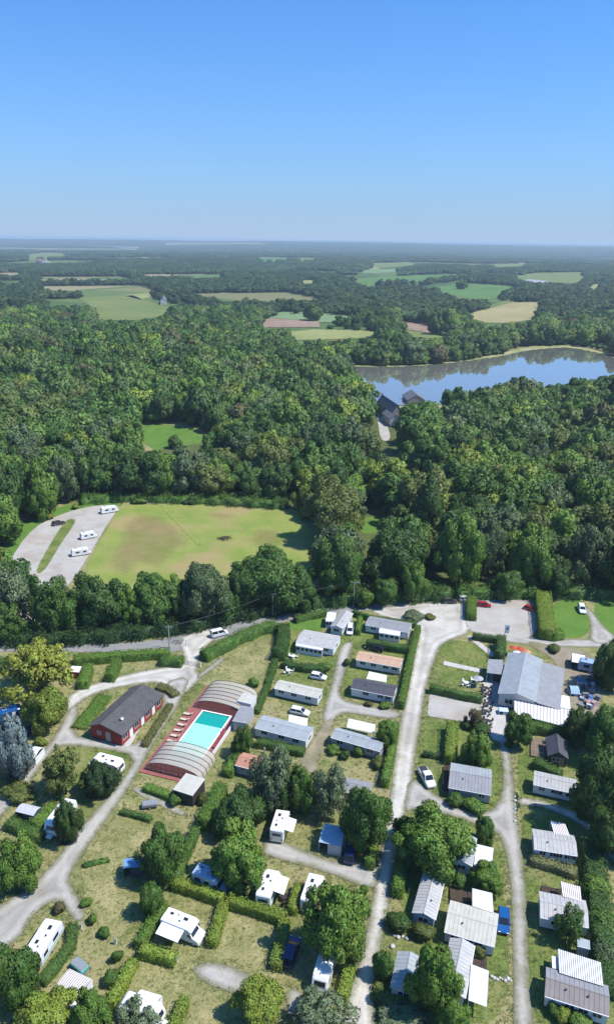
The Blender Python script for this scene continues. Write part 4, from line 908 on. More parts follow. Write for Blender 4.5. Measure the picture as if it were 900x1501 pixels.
def window(root, x, y, z, w_, h_, face, fm=None, depth=.05):
    """window on a wall of a rectangular building; face = 'n' (y=-), 'f' (y=+), 'l', 'r'"""
    def bx(b, x0, x1, z0, z1, d0, d1):
        if face == 'n': b.box(x0, y - d1, z0, x1, y - d0, z1)
        elif face == 'f': b.box(x0, y + d0, z0, x1, y + d1, z1)
        elif face == 'l': b.box(x - d1, x0, z0, x - d0, x1, z1)
        else: b.box(x + d0, x0, z0, x + d1, x1, z1)
    c = x if face in 'nf' else y
    b = MB(); t = .06
    bx(b, c - w_ / 2, c - w_ / 2 + t, z, z + h_, -.02, depth); bx(b, c + w_ / 2 - t, c + w_ / 2, z, z + h_, -.02, depth)
    bx(b, c - w_ / 2 + t, c + w_ / 2 - t, z, z + t, -.02, depth); bx(b, c - w_ / 2 + t, c + w_ / 2 - t, z + h_ - t, z + h_, -.02, depth); bx(b, c - t / 2, c + t / 2, z + t, z + h_ - t, -.02, depth)
    f = b.build('window', fm or FRAME, root)
    g = MB(); bx(g, c - w_ / 2 + t, c + w_ / 2 - t, z + t, z + h_ - t, -.01, depth * .4); g.build('pane', GLASS, f)
    return f
def gable_body(root, L, W, eave, rise, roof, wall, over=.22, seams=.55, seam_axis='y', roofname='roof', th=.07, split=0.0, roof2=None):
    b = MB(); s = split
    xs = (-L / 2, L / 2)
    ring = lambda x: [(x, -W / 2, .25), (x, W / 2, .25), (x, W / 2, eave), (x, s, eave + rise), (x, -W / 2, eave)]
    b.loft([ring(xs[1]), ring(xs[0])]); b.build('wall', wall, root)
    sk = MB(); sk.box(-L / 2 + .05, -W / 2 + .05, 0, L / 2 - .05, W / 2 - .05, .25); sk.build('skirting', DARKM, root)
    kn = rise / (W / 2 + s); kf = rise / (W / 2 - s); e = eave + th
    for sg, k, rm in ((-1, kn, roof), (1, kf, roof2 or roof)):
        r = MB(); y1 = sg * (W / 2 + over); z1 = e - over * k; X = L / 2 + over * .6
        q = [(-X, y1, z1), (X, y1, z1), (X, s, e + rise), (-X, s, e + rise)] if sg < 0 else [(X, y1, z1), (-X, y1, z1), (-X, s, e + rise), (X, s, e + rise)]
        r.plate(q, th); ro = r.build(roofname, rm, root)
        if seams:
            m = MB(); n = max(2, int(2 * X / seams))
            for i in range(1, n):
                x = -X + 2 * X * i / n
                m.hexa([(x - .02, y1, z1 + .002), (x + .02, y1, z1 + .002), (x + .02, s, e + rise + .002), (x - .02, s, e + rise + .002)],
                       [(x - .012, y1, z1 + .045), (x + .012, y1, z1 + .045), (x + .012, s, e + rise + .045), (x - .012, s, e + rise + .045)])
            tag(m.build('roof_seam', rm, ro), kind='stuff')
    c = MB(); c.hexa([(-L / 2 - over * .6, s - .12, e + rise - .03), (L / 2 + over * .6, s - .12, e + rise - .03), (L / 2 + over * .6, s + .12, e + rise - .03), (-L / 2 - over * .6, s + .12, e + rise - .03)],
                     [(-L / 2 - over * .6, s - .04, e + rise + .05), (L / 2 + over * .6, s - .04, e + rise + .05), (L / 2 + over * .6, s + .04, e + rise + .05), (-L / 2 - over * .6, s + .04, e + rise + .05)])
    c.build('ridge_cap', roof, root)
def home(label, quad, roof, wall='white', eave=2.15, rise=.5, wins=(-.32, .02, .3), door=-.12, roof2=None, seams=.55, vents=1, name='mobile_home', doorface='f', Lmin=None):
    """static mobile home from its four eave corners in the photo (far left, far right, near right, near left)"""
    c, a, L, W = rectq(quad, eave)
    turn = W > L
    if turn: L, W, a = W, L, a + math.pi / 2
    t = thing(name, label, 'mobile home', (c[0], c[1], 0), a, None)
    L -= .3; W -= .4
    gable_body(t, L, W, eave, rise, roof, WALLS[wall], roof2=roof2, seams=seams)
    for i, u in enumerate(wins):
        window(t, u * L, -W / 2, 1.05, min(1.3, L * .16), .8, 'n')
        window(t, u * L + .2, W / 2, 1.05, min(1.2, L * .14), .75, 'f')
    window(t, -L / 2, 0, 1.0, min(1.6, W * .5), .85, 'l'); window(t, L / 2, 0, 1.0, min(1.4, W * .45), .85, 'r')
    b = MB(); x = door * L; b.box(x - .42, W / 2 - .02 if doorface == 'f' else -W / 2 - .06, .3, x + .42, W / 2 + .06 if doorface == 'f' else -W / 2 + .02, 2.05); d = b.build('door', PVC, t)
    y = W / 2 + .09 if doorface == 'f' else -W / 2 - .09
    MB().cyl((x + .3, y, 1.15), (x + .3, y, 1.3), .025, n=6).build('handle', GREYM, d)
    st = MB(); yy = W / 2 + .06 if doorface == 'f' else -W / 2 - .66; st.box(x - .5, yy, 0, x + .5, yy + .6, .18); st.build('step', CONC, t)
    for k in range(vents):
        vx = L * (-.18 + .36 * k); vy = -W * .2; vz = eave + rise * .6 + .05
        MB().cyl((vx, vy, vz - .05), (vx, vy, vz + .25), .07, n=8).cyl((vx, vy, vz + .25), (vx, vy, vz + .31), .13, .05, 8).build('roof_vent', DARKM, t)
    g = MB(); g.box(-L / 2 - .1, -W / 2 - .30, eave - .1, L / 2 + .1, -W / 2 - .22, eave - .0); g.build('gutter', PVC, t)
    t['dims'] = (L, W)
    return t
def canopy(root, quad, z=2.2, m=None, name='awning', posts=True, z2=None, th=.06, ribs=0):
    """flat sloping roof on posts in front of a home; quad in photo pixels, far left, far right, near right, near left"""
    P = [U(p[0], p[1], zz) for p, zz in zip(quad, (z, z, z2 or z, z2 or z))]; P = loc_pts(root, P)
    P = [P[3], P[2], P[1], P[0]]
    b = MB(); b.plate(P, th); o = b.build(name, m or PVC, root)
    if posts:
        for p in P:
            cx = sum(q[0] for q in P) / 4; cyy = sum(q[1] for q in P) / 4; x = p[0] + (cx - p[0]) * .05; y = p[1] + (cyy - p[1]) * .05
            MB().cyl((x, y, 0), (x, y, p[2] - th), .05, n=6).build('post', PVC, root)
    if ribs:
        A, B_, C_, D_ = [np.array(q) for q in P]
        for i in range(ribs):
            f0 = (i + .2) / ribs; f1 = (i + .8) / ribs
            q0, q1, q2, q3 = A + (B_ - A) * f0, A + (B_ - A) * f1, D_ + (C_ - D_) * f1, D_ + (C_ - D_) * f0
            up = np.array([0, 0, .05]); MB().hexa([q0 + [0, 0, .003], q1 + [0, 0, .003], q2 + [0, 0, .003], q3 + [0, 0, .003]], [q0 + up, q1 + up, q2 + up, q3 + up]).build('slat', PVC, o)
    return o
def veranda(root, quad, z=2.1, m=None):
    """enclosed lean-to: roof sheet, walls and a strip of windows"""
    o = canopy(root, quad, z, m or RW, 'veranda_roof', False, z2=z - .12)
    P = loc_pts(root, [U(p[0], p[1], z) for p in quad]); P = [P[3], P[2], P[1], P[0]]
    cx = sum(q[0] for q in P) / 4; cyy = sum(q[1] for q in P) / 4
    Q = [(cx + (p[0] - cx) * .95, cyy + (p[1] - cyy) * .93) for p in P]
    b = MB(); b.hexa([(x, y, 0) for x, y in Q], [(x, y, z - .22) for x, y in Q]); wl = b.build('veranda_wall', WALLS['white'], root)
    x0, y0 = Q[0]; x1, y1 = Q[1]; dx, dy = x1 - x0, y1 - y0; l = math.hypot(dx, dy); nx, ny = dy / l, -dx / l; n = max(3, int(l / 1.0))
    for i in range(n):
        f0 = (i + .14) / n; f1 = (i + .86) / n; a = (x0 + dx * f0, y0 + dy * f0); c = (x0 + dx * f1, y0 + dy * f1)
        MB().hexa([(a[0], a[1], 1.0), (c[0], c[1], 1.0), (c[0] + nx * .03, c[1] + ny * .03, 1.0), (a[0] + nx * .03, a[1] + ny * .03, 1.0)], [(a[0], a[1], 1.7), (c[0], c[1], 1.7), (c[0] + nx * .03, c[1] + ny * .03, 1.7), (a[0] + nx * .03, a[1] + ny * .03, 1.7)]).build('pane', GLASS, wl)
def deck(root, quad, z=.4, m=None, rail=True):
    P = loc_pts(root, [U(p[0], p[1], z) for p in quad]); P = [P[3], P[2], P[1], P[0]]
    A, B_, C_, D_ = [np.array(q) for q in P]; d = MB()
    d.hexa([(p[0], p[1], 0) for p in P], [(p[0], p[1], z - .03) for p in P]); o = d.build('deck', m or WOODD, root)
    n = max(4, int(np.linalg.norm(B_ - A) / .3)); pl = MB()
    for i in range(n):
        f0, f1 = (i + .06) / n, (i + .94) / n
        q = [A + (B_ - A) * f0, A + (B_ - A) * f1, D_ + (C_ - D_) * f1, D_ + (C_ - D_) * f0]; pl.plate(q, .03)
    tag(pl.build('deck_board', m or WOODD, o), kind='stuff')
    if rail:
        r = MB()
        for a, c in ((A, B_), (B_, C_), (D_, A)):
            k = max(2, int(np.linalg.norm(c - a) / 1.2))
            for i in range(k + 1):
                p = a + (c - a) * i / k; r.cyl(p, p + np.array([0, 0, .9]), .03, n=5)
            r.cyl(a + np.array([0, 0, .9]), c + np.array([0, 0, .9]), .035, n=5); r.cyl(a + np.array([0, 0, .5]), c + np.array([0, 0, .5]), .02, n=5)
        r.build('railing', m or WOODD, root)

t = home('grey-roofed home with a white glazed veranda on its near side', [(442, 922), (497, 932), (492, 952), (437, 942)], RG, 'white'); veranda(t, [(436, 936), (476, 943), (473, 953), (433, 946)])
t = home('pale grey-roofed home set end-on with a white side veranda near the road hedge', [(495, 895), (514, 898), (506, 923), (488, 919)], RG, 'white'); veranda(t, [(480, 897), (493, 898), (491, 911), (477, 910)])
t = home('grey-roofed home at the sandy junction with a white awning before it', [(539, 903), (603, 913), (600, 928), (538, 916)], RD, 'white'); veranda(t, [(557, 916), (588, 921), (586, 932), (555, 927)])
home('white-walled home with tan orange roof beside the bright hedge', [(526, 954), (590, 965), (588, 979), (522, 967)], RT, 'white', wins=(-.35, -.1, .18, .38))
t = home('white-walled home with dark slate roof and white awning behind it', [(520, 993), (582, 1005), (578, 1022), (515, 1009)], RS, 'white', wins=(-.15, .2, .38), rise=.7); canopy(t, [(541, 984), (567, 990), (566, 1000), (537, 995)], 2.2, RW)
home('cream-roofed long home between two parked white cars', [(408, 996), (472, 1010), (468, 1024), (404, 1009)], RC, 'white', wins=(-.35, -.05, .28))
t = home('long home with blue-grey roof below the parked white car, near the pool hut', [(382, 1046), (458, 1067), (452, 1086), (377, 1069)], RB, 'white', roof2=RB); canopy(t, [(424, 1047), (451, 1053), (450, 1064), (422, 1059)], 2.2, RW)
t = home('long home with pale blue-grey roof and white awning at the end of the dirt track', [(491, 1064), (563, 1087), (560, 1101), (487, 1083)], RB, 'grey'); canopy(t, [(511, 1053), (550, 1062), (549, 1075), (508, 1066)], 2.2, RW)
home('mid-grey roofed home half hidden between two trees', [(498, 1137), (545, 1148), (541, 1168), (494, 1158)], RD, 'grey')
home('small orange-roofed home half hidden by the airy grey-green tree', [(355, 1102), (392, 1112), (386, 1132), (346, 1122)], RO, 'blue', wins=(-.25, .25))
t = home('blue-grey wide-roofed home beside the parked white pickup', [(660, 1119), (721, 1127), (719, 1167), (657, 1153)], RD, 'grey', rise=.8, roof2=RB, wins=(-.3, .3)); deck(t, [(650, 1122), (659, 1121), (656, 1158), (648, 1155)])
home('plain white home with pale grey roof below the dark chalet', [(782, 1129), (844, 1143), (845, 1164), (781, 1150)], RG, 'white', wins=(-.3, 0, .12, .35))
t = home('white home with pale roof and white slatted pergola, beside the flowering hedge', [(780, 1214), (841, 1225), (846, 1254), (781, 1245)], RG, 'white', wins=(-.3, -.05, .1, .3, .42)); canopy(t, [(806, 1203), (828, 1208), (835, 1226), (811, 1222)], 2.3, TERRAC, 'pergola', ribs=9)
t = home('pale-roofed home with pinkish striped pergola behind the thin young tree', [(790, 1302), (859, 1325), (862, 1355), (790, 1349)], RG, 'white', wins=(-.2, .1, .3)); canopy(t, [(821, 1292), (850, 1300), (852, 1322), (824, 1314)], 2.3, TERRAC, 'pergola', ribs=10); deck(t, [(794, 1297), (821, 1304), (821, 1312), (792, 1306)], .3)
t = home('large home with grey-brown roof and long white pergola at the bottom right', [(798, 1416), (889, 1445), (895, 1490), (799, 1461)], RBR, 'white', rise=.6, wins=(-.1, .12, .34), vents=2, roof2=RD); canopy(t, [(817, 1391), (880, 1411), (884, 1446), (819, 1426)], 2.4, RD, 'pergola', ribs=20, z2=2.5); canopy(t, [(808, 1401), (817, 1403), (819, 1421), (809, 1419)], 2.0, RW, 'side_roof')
t = home('white home with ivory pitched roof beside the bright blue car', [(657, 1319), (729, 1339), (727, 1389), (653, 1366)], RC, 'white', rise=.6, wins=(-.3, .0, .2), vents=1); canopy(t, [(692, 1302), (721, 1309), (723, 1338), (692, 1328)], 2.3, RW); deck(t, [(659, 1302), (690, 1305), (692, 1328), (659, 1322)], .4)
t = home('pale grey home set end-on with a big white awning at the bottom', [(653, 1372), (690, 1384), (687, 1466), (650, 1453)], RG, 'white', vents=0, wins=(-.3, .1, .35)); canopy(t, [(690, 1413), (716, 1423), (713, 1476), (686, 1466)], 2.3, RW); deck(t, [(692, 1396), (712, 1402), (712, 1428), (691, 1420)], .4)
home('long plain grey-roofed home set end-on beside the drive', [(616, 1275), (649, 1285), (641, 1350), (608, 1340)], RG, 'blue', vents=1)
home('home with dark blue-grey roof dappled by tree shade at the bottom', [(582, 1395), (620, 1403), (610, 1460), (572, 1446)], RB, 'grey', vents=0)
t = home('small white home with a square white awning under the huge rounded tree', [(672, 1222), (697, 1228), (692, 1271), (660, 1262)], RB, 'white', vents=0, wins=(-.2, .2)); canopy(t, [(698, 1237), (723, 1243), (720, 1274), (694, 1268)], 2.3, RW)

# dark timber chalet
c, a, L, W = rectq([(800, 1079), (826, 1083), (835, 1112), (803, 1107)], 2.3)
t = thing('chalet', 'small dark timber chalet with slate roof and side deck', 'chalet', (c[0], c[1], 0), a + math.pi / 2)
gable_body(t, W - .4, L - .4, 2.2, 1.0, RS, WALLS['dark'], seams=0, over=.3)
window(t, -(W - .4) / 2, .3, 1.0, 1.4, .9, 'l', FRAME); window(t, 0, -(L - .4) / 2, 1.0, 1.2, .9, 'n', FRAME); window(t, 0, (L - .4) / 2, 1.0, 1.2, .9, 'f', FRAME)
MB().box(-(W - .4) / 2 - .05, -1.2, .1, -(W - .4) / 2 + .02, -.3, 2.0).build('door', WOOD, t)
deck(t, [(777, 1081), (799, 1084), (800, 1111), (777, 1107)], .3, WOOD)
# garden shed
def shed(label, quad, roof, wall, h=2.0, name='shed', cat='shed'):
    c, a, L, W = rectq(quad, h); t = thing(name, label, cat, (c[0], c[1], 0), a)
    b = MB(); b.box(-L / 2 + .1, -W / 2 + .1, 0, L / 2 - .1, W / 2 - .1, h - .08); b.build('wall', wall, t)
    b = MB(); b.hexa([(-L / 2, -W / 2, h - .08), (L / 2, -W / 2, h - .08), (L / 2, W / 2, h + .06), (-L / 2, W / 2, h + .06)], [(-L / 2, -W / 2, h), (L / 2, -W / 2, h), (L / 2, W / 2, h + .14), (-L / 2, W / 2, h + .14)]); b.build('roof', roof, t)
    MB().box(-.38, -W / 2 + .05, .05, .38, -W / 2 + .12, h - .25).build('door', wall, t)
    b = MB(); b.box(-L / 2 - .03, -W / 2 - .03, h - .14, L / 2 + .03, -W / 2 + .02, h + .02); b.build('fascia', PVC, t)
    return t
shed('small grey flat-roofed shed beside the long white pergola', [(846, 1375), (865, 1380), (863, 1391), (845, 1387)], RB, WALLS['grey'])
shed('dark-roofed shelter under the golden tree', [(18, 970), (38, 972), (36, 982), (17, 980)], RS, WALLS['dark'])
# red shower block
c, a, L, W = rectq([(187, 1003), (235, 1017), (186, 1080), (137, 1067)], 2.7)
t = thing('red_building', 'long red-walled building with dark felt gable roof', 'building', (c[0], c[1], 0), a + math.pi / 2)
LL, WW = W - .6, L - .8
gable_body(t, LL, WW, 2.7, 1.1, SLATE, REDW, over=.45, seams=0, th=.14, split=WW * .14, roof2=SLATE)
for k in range(7):
    x = -LL / 2 + LL * (k + .6) / 7.3
    if k in (1, 3, 5): MB().box(x - .5, -WW / 2 - .04, .25, x + .5, -WW / 2 + .02, 2.15).build('door', PVC, t)
    else: window(t, x, -WW / 2, 1.0, 1.4, 1.1, 'n', PVC)
MB().box(-LL / 2 - .05, -1.0, .25, -LL / 2 + .02, 0.1, 2.3).build('door', GREYM, t); window(t, -LL / 2, 1.6, 1.2, .9, .8, 'l')
for k in range(5): window(t, -LL / 2 + LL * (k + .6) / 5.4, WW / 2, 1.4, 1.0, .7, 'f')
MB().cyl((-LL * .28, -WW * .22, 3.0), (-LL * .28, -WW * .22, 3.75), .28, n=12).cyl((-LL * .28, -WW * .22, 3.75), (-LL * .28, -WW * .22, 3.85), .42, .3, 12).build('roof_ventilator', ALU, t)
# gravel strip walls beside it
# restaurant
c, a, L, W = rectq([(737, 955), (790, 966), (791, 1030), (737, 1019)], 3.0)
t = thing('restaurant', 'blue-grey roofed restaurant with slate lean-to and striped canopy', 'building', (c[0], c[1], 0), a + math.pi / 2)
gable_body(t, W - .5, L - .5, 3.0, .9, RB, WALLS['cream'], over=.3, seams=.45, roof2=RB)
lx, ly = W - .5, L - .5
lean = loc_pts(t, [U(*p, 2.7) for p in ((790, 966), (814, 970), (821, 1036), (792, 1031))])
y_in, y_out = -ly / 2 - .02, min(q[1] for q in lean)
b = MB(); b.plate([(-lx / 2 - .2, y_out, 2.35), (lx / 2 - .6, y_out, 2.35), (lx / 2 - .6, y_in - .3, 2.85), (-lx / 2 - .2, y_in - .3, 2.85)], .1); b.build('lean_to_roof', RD, t)
MB().box(-lx / 2, y_out + .2, 0, lx / 2 - .8, y_in - .02, 2.2).build('lean_to_wall', WALLS['cream'], t)
for k in range(4): window(t, -lx / 2 + lx * (k + .5) / 4, ly / 2, 1.0, 1.6, 1.2, 'f'); window(t, -lx / 2 + (lx - 1) * (k + .5) / 4, y_out + .2, .9, 1.3, 1.0, 'n')
window(t, -lx / 2, 1.5, 1.0, 1.6, 1.2, 'l'); window(t, lx / 2, 0, 1.0, 1.6, 1.2, 'r')
MB().box(lx * .1, ly / 2 - .02, .05, lx * .1 + 1.4, ly / 2 + .07, 2.2).build('door', WOOD, t)
canopy(t, [(753, 1027), (836, 1041), (835, 1067), (753, 1046)], 2.3, mat('canopy_tin', (.52, .46, .43), .6, .1), 'canopy', ribs=17, z2=2.2)
canopy(t, [(820, 1018), (834, 1021), (836, 1040), (821, 1037)], 2.3, RW, 'side_roof')
canopy(t, [(715, 966), (737, 967), (737, 989), (713, 986)], 2.6, RD, 'porch_roof', z2=2.5)
P = loc_pts(t, [U(*p, 0) for p in ((722, 985), (737, 986), (737, 1000), (722, 999))])
xs = [p[0] for p in P]; ys = [p[1] for p in P]; MB().box(min(xs), ly / 2 + .1, 0, max(xs), ly / 2 + 2.2, 2.1).build('porch_wall', WOODD, t)

# ------------------------------------------------------------------ pool with telescopic enclosure
c, a, L, W = rectq([(294, 1002), (357, 1020), (300, 1150), (214, 1140)], 0)
a = math.radians(-17.5); AX = a
POOL = thing('swimming_pool', 'open turquoise pool with red terrace between two vaulted covers', 'pool', (c[0], c[1], 0), a)
def pl(px, py, z=0): return loc_pts(POOL, [U(px, py, z)])[0]
dk = [pl(294, 1002), pl(357, 1020), pl(300, 1150), pl(214, 1140)]
x0 = (dk[0][0] + dk[3][0]) / 2 - .1; x1 = (dk[1][0] + dk[2][0]) / 2 + .3; y1 = (dk[0][1] + dk[1][1]) / 2; y0 = (dk[2][1] + dk[3][1]) / 2
wq = [pl(294, 1043), pl(333, 1050), pl(306, 1105), pl(266, 1092)]
wx0 = (wq[0][0] + wq[3][0]) / 2; wx1 = (wq[1][0] + wq[2][0]) / 2; wy1 = (wq[0][1] + wq[1][1]) / 2; wy0 = (wq[2][1] + wq[3][1]) / 2 - 4.5
DECKR = mat('red_terrace', (.34, .115, .10), .8, .14, 1.5); LINER = mat('pale_liner', (.72, .86, .86), .5, .05, 1.5); DEEP = mat('deep_liner', (.02, .40, .38), .5, .08)
b = MB(); Zt = .16
for q in ((x0, y0, wx0, y1), (wx1, y0, x1, y1), (wx0, y0, wx1, wy0), (wx0, wy1, wx1, y1)): b.box(q[0], q[1], 0, q[2], q[3], Zt)
b.build('terrace', DECKR, POOL)
cp = MB(); e = .32
for q in ((wx0 - e, wy0 - e, wx0, wy1 + e), (wx1, wy0 - e, wx1 + e, wy1 + e), (wx0, wy0 - e, wx1, wy0), (wx0, wy1, wx1, wy1 + e)): cp.box(q[0], q[1], .02, q[2], q[3], Zt + .05)
cp.build('coping', PVC, POOL)
ym = pl(*((287 + 326) / 2, 1064))[1]
MB().box(wx0 + .01, wy0 + .01, .012, wx1 - .01, ym, .03).build('pool_floor', LINER, POOL); MB().box(wx0 + .01, ym + .01, .012, wx1 - .01, wy1 - .01, .03).build('pool_floor', DEEP, POOL)
def water_mat():
    m = bpy.data.materials.new('pool_water'); t_, b_ = nodes(m); L = t_.links.new
    g = t_.nodes.new('ShaderNodeNewGeometry'); n_ = noise(t_, 1.6, 3, g.outputs['Position']); bp = t_.nodes.new('ShaderNodeBump'); bp.inputs['Strength'].default_value = .12; bp.inputs['Distance'].default_value = .1
    L(n_.outputs['Fac'], bp.inputs['Height'])
    tr = t_.nodes.new('ShaderNodeBsdfTransparent'); tr.inputs[0].default_value = (.70, .98, .97, 1); gl = t_.nodes.new('ShaderNodeBsdfGlossy'); gl.inputs['Roughness'].default_value = .03; L(bp.outputs['Normal'], gl.inputs['Normal'])
    fr = t_.nodes.new('ShaderNodeFresnel'); fr.inputs['IOR'].default_value = 1.33; L(bp.outputs['Normal'], fr.inputs['Normal'])
    ms = t_.nodes.new('ShaderNodeMixShader'); L(fr.outputs[0], ms.inputs[0]); L(tr.outputs[0], ms.inputs[1]); L(gl.outputs[0], ms.inputs[2]); L(ms.outputs[0], t_.nodes['Material Output'].inputs['Surface'])
    return m
gw = MB(); nx_, ny_ = 2, 2; gw.add([(wx0, wy0, .13), (wx1, wy0, .13), (wx1, wy1, .13), (wx0, wy1, .13)], [(0, 1, 2, 3)]); gw.build('pool_water', water_mat(), POOL)
# the covers
def panel_mat():
    m = bpy.data.materials.new('polycarbonate'); t_, b_ = nodes(m); L = t_.links.new
    b_.inputs['Base Color'].default_value = (.60, .56, .47, 1); b_.inputs['Roughness'].default_value = .28; b_.inputs['Specular IOR Level'].default_value = .6
    tl = t_.nodes.new('ShaderNodeBsdfTranslucent'); tl.inputs[0].default_value = (.6, .58, .5, 1); ms = t_.nodes.new('ShaderNodeMixShader'); ms.inputs[0].default_value = .22
    tr = t_.nodes.new('ShaderNodeBsdfTransparent'); tr.inputs[0].default_value = (.85, .83, .78, 1); m2 = t_.nodes.new('ShaderNodeMixShader'); m2.inputs[0].default_value = .25
    L(b_.outputs[0], ms.inputs[1]); L(tl.outputs[0], ms.inputs[2]); L(ms.outputs[0], m2.inputs[1]); L(tr.outputs[0], m2.inputs[2]); L(m2.outputs[0], t_.nodes['Material Output'].inputs['Surface']); return m
POLY = panel_mat(); RIB = mat('cover_rib', (.16, .12, .10), .5, .1)
def cover(label, ya, yb, xa, xb, n, rise, near_end=False):
    cx = (xa + xb) / 2; hw = (xb - xa) / 2; ca, sa = math.cos(AX), math.sin(AX)
    w0 = POOL.location; cyy = (ya + yb) / 2
    t = thing('pool_enclosure', label, 'pool cover', (w0[0] + cx * ca - cyy * sa, w0[1] + cx * sa + cyy * ca, Zt), AX)
    K = 14
    def arc(y, dr=0.0, k0=1.0): return [((hw + dr) * math.cos(math.pi * i / K) * k0, y, max(0, (rise + dr) * k0 * math.sin(math.pi * i / K) ** .72)) for i in range(K + 1)]
    step = (yb - ya) / n
    for i in range(n):
        y_0 = ya - cyy + i * step; k = 1.0
        b = MB(); A_ = arc(y_0 + .05, 0, k); B_ = arc(y_0 + step - .05, 0, k)
        b.add(A_ + B_, [(j, j + 1, K + 2 + j, K + 1 + j) for j in range(K)]); b.build('panel', POLY, t, True)
    for i in range(n + 1):
        y_0 = ya - cyy + i * step; b = MB(); A_ = arc(y_0 - .05, .02); B_ = arc(y_0 + .05, .02); A2 = arc(y_0 - .05, .10); B2 = arc(y_0 + .05, .10)
        for j in range(K): b.hexa([A_[j], A_[j + 1], B_[j + 1], B_[j]], [A2[j], A2[j + 1], B2[j + 1], B2[j]])
        b.build('rib', RIB, t)
    ye = (ya if near_end else ya) - cyy
    b = MB()
    for j in range(1, K): 
        p = arc(ye)[j]; b.cyl((p[0], ye, 0), (p[0], ye, p[2]), .04, n=5)
    b.cyl((-hw, ye, .1), (hw, ye, .1), .05, n=5); b.cyl((-hw * .92, ye, rise * .42), (hw * .92, ye, rise * .42), .04, n=5)
    if near_end: b.build('end_frame', RIB, t)
    for s_ in (-1, 1): MB().box(s_ * hw - .07, ya - cyy, 0, s_ * hw + .07, yb - cyy, .09).build('rail', ALU, t)
    return t
f_n = (pl(278, 1034)[1] + pl(340, 1050)[1]) / 2; f_f = (pl(296, 1003)[1] + pl(355, 1018)[1]) / 2
n_f = (pl(243, 1092)[1] + pl(312, 1118)[1]) / 2; n_n = pl(222, 1130)[1]
ex0 = pl(243, 1092)[0] - .1; ex1 = pl(312, 1118)[0] + .2
cover('vaulted grey pool cover with dark ribs at the far end of the pool', f_n, f_f, ex0, ex1, 6, 2.2)
cover('vaulted pale pool cover with dark ribs at the near end of the pool', n_n, n_f, ex0, ex1, 5, 2.15, True)
MB().box(x1 - .12, y0 + 1, Zt, x1, y1 - 3, Zt + 1.0).build('terrace_wall', WHITE, POOL)
shed('beige flat-roofed annex at the near end of the pool', [(270, 1133), (299, 1142), (285, 1167), (257, 1158)], RC, WALLS['dark'], 2.5, 'pool_annex', 'hut')
shed('small beige flat-roofed annex at the far end of the pool', [(354, 1015), (374, 1020), (371, 1033), (351, 1028)], RC, WALLS['white'], 2.4, 'pool_annex', 'hut')
shed('grey flat-roofed hut right of the far pool cover', [(351, 1034), (372, 1038), (362, 1060), (343, 1057)], RD, WALLS['grey'], 2.4, 'pool_hut', 'hut')
# loungers and chairs round the pool
def lounger_proto(m):
    t = thing('sun_lounger', 'x', 'lounger'); MB().box(-.95, -.3, .24, .35, .3, .32).build('bed', m, t)
    MB().hexa([(.35, -.3, .24), (1.0, -.3, .62), (1.0, .3, .62), (.35, .3, .24)], [(.33, -.3, .32), (.98, -.3, .70), (.98, .3, .70), (.33, .3, .32)]).build('backrest', m, t)
    for x in (-.8, .3):
        for y in (-.26, .26): MB().cyl((x, y, 0), (x, y, .24), .03, n=5).build('leg', PVC, t)
    return t
LC = mat('cream_mat', (.62, .52, .38), .8, .1); LR = mat('red_mat', (.30, .05, .05), .8, .1)
lp = lounger_proto(LC); lr = lounger_proto(LR)
spots = [(252, 1088), (257, 1080), (262, 1072), (267, 1064), (271, 1056), (276, 1048)]
for i, s_ in enumerate(spots):
    o = lp if i == 0 else copy_tree(lp); p = U(*s_, Zt); o.location = (p[0], p[1], Zt); o.rotation_euler = (0, 0, AX + .1 * (i % 3 - 1)); tag(o, ['cream sun lounger nearest the near pool cover', 'second cream sun lounger from the near pool cover', 'third cream sun lounger from the near pool cover', 'third cream sun lounger from the far pool cover', 'second cream sun lounger from the far pool cover', 'cream sun lounger nearest the far pool cover'][i], group='loungers on the left pool terrace')
for i, s_ in enumerate([(317, 1093), (322, 1086), (327, 1077)]):
    o = lr if i == 0 else copy_tree(lr); p = U(*s_, Zt); o.location = (p[0], p[1], Zt); o.rotation_euler = (0, 0, AX + 1.4 + .2 * i); tag(o, ['nearest', 'middle', 'farthest'][i] + ' of three red loungers on the right pool terrace', group='loungers on the right pool terrace')

